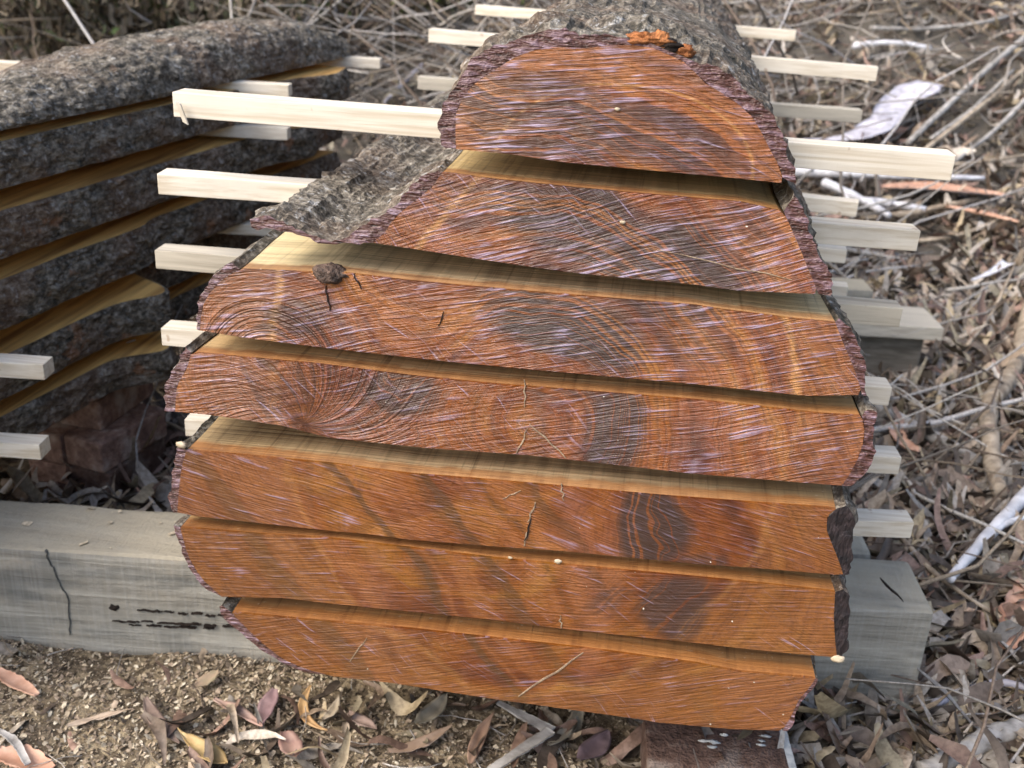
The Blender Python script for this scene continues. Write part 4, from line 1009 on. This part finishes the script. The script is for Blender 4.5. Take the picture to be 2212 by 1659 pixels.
twigs('twig_litter', 1000, (-5.5, 1.2, .9, 8.5), lambda x, y: np.clip(2.4/np.maximum(dist(x, y), 1.5), 0, 1)*inview(x, y), (.1, .8), (.0012, .006), 'twigs lying behind the stacks', 'twigs', (.01, .12), .3)
twigs('twig_litter', 130, (-1.2, 1.2, -.6, .35), lambda x, y: inview(x, y)*1.0, (.04, .22), (.0007, .0022), 'fine twigs on the sawdust in front', 'twigs', (.003, .012), .05)
twigs('brush_pile', 1900, (-6.0, 1.6, 3.6, 9.0), lambda x, y: inview(x, y, .3)*np.clip(.35+.8*(x < .3), 0, 1)*np.clip((x+.55*y+.1)/.6, .12, 1), (.3, 1.6), (.002, .010), 'heaped grey brushwood behind the stacks', 'brushwood', (.05, .6), .5)
twigs('twig_litter', 130, (.8, 7, .8, 8.5), dt_r, (.4, 1.6), (.005, .014), 'stouter pale sticks lying across the litter at right', 'sticks', (.02, .10), .08, flat=.75)
# dead, leafy shrubs at the far left
def shrub(x, y, h, r, nl, label, seed, green=0.0):
    z = float(H(x, y)); t = empty('dead_shrub', (x, y, z)); tag(t, label, 'shrub', 'dry shrubs behind the left stack')
    rs = np.random.default_rng(seed); VV = []; FF = []; k = 0; tips = []
    for q in range(16):
        a = rs.uniform(0, 2*pi); l = h*rs.uniform(.5, 1); P = [np.array([x+cos(a)*r*.15, y+sin(a)*r*.15, z-.05])]
        for s_ in range(1, 7): P.append(P[0]+np.array([cos(a)*r*(s_/6)**1.4, sin(a)*r*(s_/6)**1.4, l*s_/6])+rs.normal(0, .03, 3))
        V, F = tube(P, np.linspace(.016, .003, 7), 5); VV.append(V); FF += [tuple(np.array(f_)+k) for f_ in F]; k += len(V); tips += P[2:]
    V = np.vstack(VV); c_ = np.array([(.22, .19, .15)]); mesh('stems', V, FF, TWIGM, t, smooth=True, col=np.repeat(c_, len(V), 0))
    tips = np.array(tips); VV = []; CC = []
    pal = np.array([(.13,.10,.065), (.20,.16,.10), (.28,.22,.15), (.075,.06,.04), (.10,.12,.05), (.36,.30,.21)])
    for q in range(nl):
        p_ = tips[rs.integers(len(tips))]+rs.normal(0, .10, 3); L = rs.uniform(.05, .13)
        V = leaf_mesh((0, 0, 0), 0, L, L*.22, rs.uniform(-.2, .4), rs.uniform(-.3, .3), .4, rs.uniform(-.5, .5))
        e = rs.uniform(-1.5, .2); V = np.c_[V[:, 0]*cos(e)-V[:, 2]*sin(e), V[:, 1], V[:, 0]*sin(e)+V[:, 2]*cos(e)]
        a = rs.uniform(0, 2*pi); V = np.c_[V[:, 0]*cos(a)-V[:, 1]*sin(a), V[:, 0]*sin(a)+V[:, 1]*cos(a), V[:, 2]]+p_
        VV.append(V); cc_ = pal[rs.integers(len(pal))]*rs.uniform(.7, 1.3)
        if green and rs.random() < green: cc_ = np.array([.16, .22, .06])
        CC.append(np.repeat(cc_[None], 21, 0))
    mesh('foliage', np.vstack(VV), (LFACE[None]+np.arange(nl)[:, None, None]*21).reshape(-1, 4), LEAFM, t, smooth=True, col=np.clip(np.vstack(CC), 0, 1))
for i, (x, y, h, r, nl, lab, gr) in enumerate([(-3.3, 4.6, 1.1, .7, 2600, 'dark dry shrub in the top left corner', 0), (-2.6, 4.8, .9, .6, 2200, 'dry shrub with hanging brown leaves right of the corner shrub', .05),
        (-2.35, 5.9, 1.0, .7, 2200, 'yellow-green tinged shrub at the top edge above the left stack', .5), (-1.5, 6.0, .8, .7, 1600, 'thin brown shrub behind the left stack, beside the brushwood', .1), (-4.2, 5.4, 1.4, .9, 2400, 'tall dark shrub beyond the corner shrub', 0)]):
    shrub(x, y, h, r, nl, lab, 100+i, gr)

# ---------------------------------------------------------------- leaves that can be told apart
def big_leaf(a, b, wid, c1, c2, label, sweep=.0, curl=.12, lift=.012, shape=.8, droop=.35):
    lift = lift + (.05 if a[0] > 1700 and a[1] < 1500 else .02 if a[0] > 1700 else .014); A = onG(*a, lift); B = onG(*b, lift); n = 16; m = 7; V = []
    u = B-A; L = np.linalg.norm(u[:2]); hd = math.atan2(u[1], u[0])
    for s_ in (0, 1):
        for i in range(n):
            f = i/(n-1); wd = wid*(np.sin(pi*min(.985, max(.03, f))**shape))**.7*.5*(1+.05*float(vnoise(f*10, wid*500, 2)))
            for j in range(m):
                q = j/(m-1)*2-1
                x_ = (f-.5)*L; y_ = sweep*L*(f-.5)**2*2-sweep*L*.25+q*wd; z_ = curl*L*((f-.5)**2*2) + abs(q)**1.5*wd*droop+.003*float(vnoise(f*8, q*2, wid*300))-s_*.0012
                V.append((A+B)/2*1.0+np.array([x_*cos(hd)-y_*sin(hd), x_*sin(hd)+y_*cos(hd), z_+(f-.5)*u[2]*1.0-.008]))
    F = []; o_ = n*m
    for i in range(n-1):
        for j in range(m-1):
            A_ = i*m+j; F.append((A_, A_+m, A_+m+1, A_+1)); F.append((o_+A_, o_+A_+1, o_+A_+m+1, o_+A_+m))
        for j in (0, m-1): A_ = i*m+j; F.append((A_, A_+m, o_+A_+m, o_+A_))
    c1, c2 = [tuple(v*.66+.20*sum(q)/3 for v in q) for q in (c1, c2)]; g_ = m_leafthing('leaf_'+label.split()[0], c1, c2)
    o = mesh('leaf', V, F, g_, None, smooth=True, origin=tuple(A)); recalc(o); tag(o, label, 'leaf', 'fallen leaves that stand out')
for args in [
 ((382,1572), (488,1646), .034, (.50,.30,.07), (.72,.50,.16), 'yellow spoon-shaped leaf near the bottom edge at left', .05, .1, .014, 1.6),
 ((655,1482), (690,1580), .018, (.55,.28,.07), (.68,.42,.14), 'orange-yellow sickle leaf below the bottom slab', .5),
 ((466,1506), (570,1564), .019, (.48,.27,.19), (.60,.38,.27), 'long pinkish leaf left of the mauve leaf', -.15),
 ((592,1486), (562,1562), .030, (.30,.17,.17), (.44,.27,.26), 'mauve-brown oval leaf below the bottom slab at left', .1),
 ((424,1478), (472,1442), .028, (.30,.27,.13), (.48,.33,.20), 'blotched greenish leaf near the foot of the bearer', .1),
 ((612,1578), (652,1640), .038, (.32,.16,.12), (.42,.24,.17), 'reddish-brown broad leaf right of the mauve one', .1),
 ((146,1562), (288,1524), .014, (.40,.28,.17), (.52,.38,.25), 'long thin tan leaf at lower left', -.12),
 ((310,1508), (384,1604), .026, (.24,.15,.10), (.36,.24,.17), 'ragged dark brown leaf above the yellow one', .1),
 ((843,1625), (978,1566), .026, (.40,.26,.16), (.56,.38,.25), 'large tan leaf with a wavy edge at the bottom centre', .1),
 ((1012,1648), (1062,1537), .024, (.38,.22,.13), (.50,.31,.20), 'upright brown-orange leaf left of the lilac V', -.1),
 ((1255,1638), (1318,1577), .044, (.13,.085,.10), (.21,.14,.16), 'dark purple leaf between the lilac V and the brick', .1),
 ((902,1562), (967,1496), .034, (.30,.27,.19), (.42,.37,.27), 'dull grey-green leaf just below the bottom slab', .1),
 ((752,1535), (814,1568), .026, (.40,.26,.19), (.50,.34,.26), 'short pink-tan leaf in the middle of the sawdust', 0.),
 ((1182,1600), (1250,1556), .026, (.32,.27,.16), (.42,.36,.24), 'khaki leaf right of the lilac V', .1),
 ((1190,1612), (1252,1520), .020, (.30,.27,.20), (.38,.34,.26), 'narrow grey leaf beside the khaki leaf', .15),
 ((2140,1555), (2176,1570), .052, (.58,.38,.12), (.72,.52,.20), 'broad yellow leaf in the lower right litter', 0.),
 ((1876,1575), (1950,1648), .030, (.36,.22,.16), (.48,.32,.25), 'pinkish lance leaf in the lower right litter', .1),
 ((1970,1022), (2036,1050), .026, (.44,.28,.23), (.56,.38,.32), 'pink leaf right of the batten below the widest slab', .1),
 ((2040,1052), (2108,1040), .024, (.42,.27,.21), (.55,.37,.30), 'pink-tan leaf beside the pink one', .1),
 ((2000,700), (2075,745), .026, (.46,.42,.20), (.62,.58,.34), 'pale yellow-green sickle leaf right of the grey-brown plank', .5),
 ((1745,1560), (1790,1505), .018, (.46,.34,.19), (.58,.44,.26), 'tan sickle leaf hanging below the end of the bottom slab', .3),
 ((1990,1290), (2120,1320), .028, (.50,.30,.17), (.62,.40,.24), 'orange-tan leaf beside the end of the grey bearer', .1),
 ((2060,1180), (2210,1170), .022, (.34,.25,.13), (.46,.35,.20), 'long olive-brown leaf right of the lowest batten', -.2),
 ((1800,1600), (1860,1640), .030, (.30,.23,.17), (.42,.33,.25), 'brown leaf right of the mortared brick', .1),
 ((700,1440+110), (735,1500), .018, (.42,.33,.2), (.52,.42,.28), 'small straw leaf below the left part of the bottom slab', .2)]:
    big_leaf(*args)
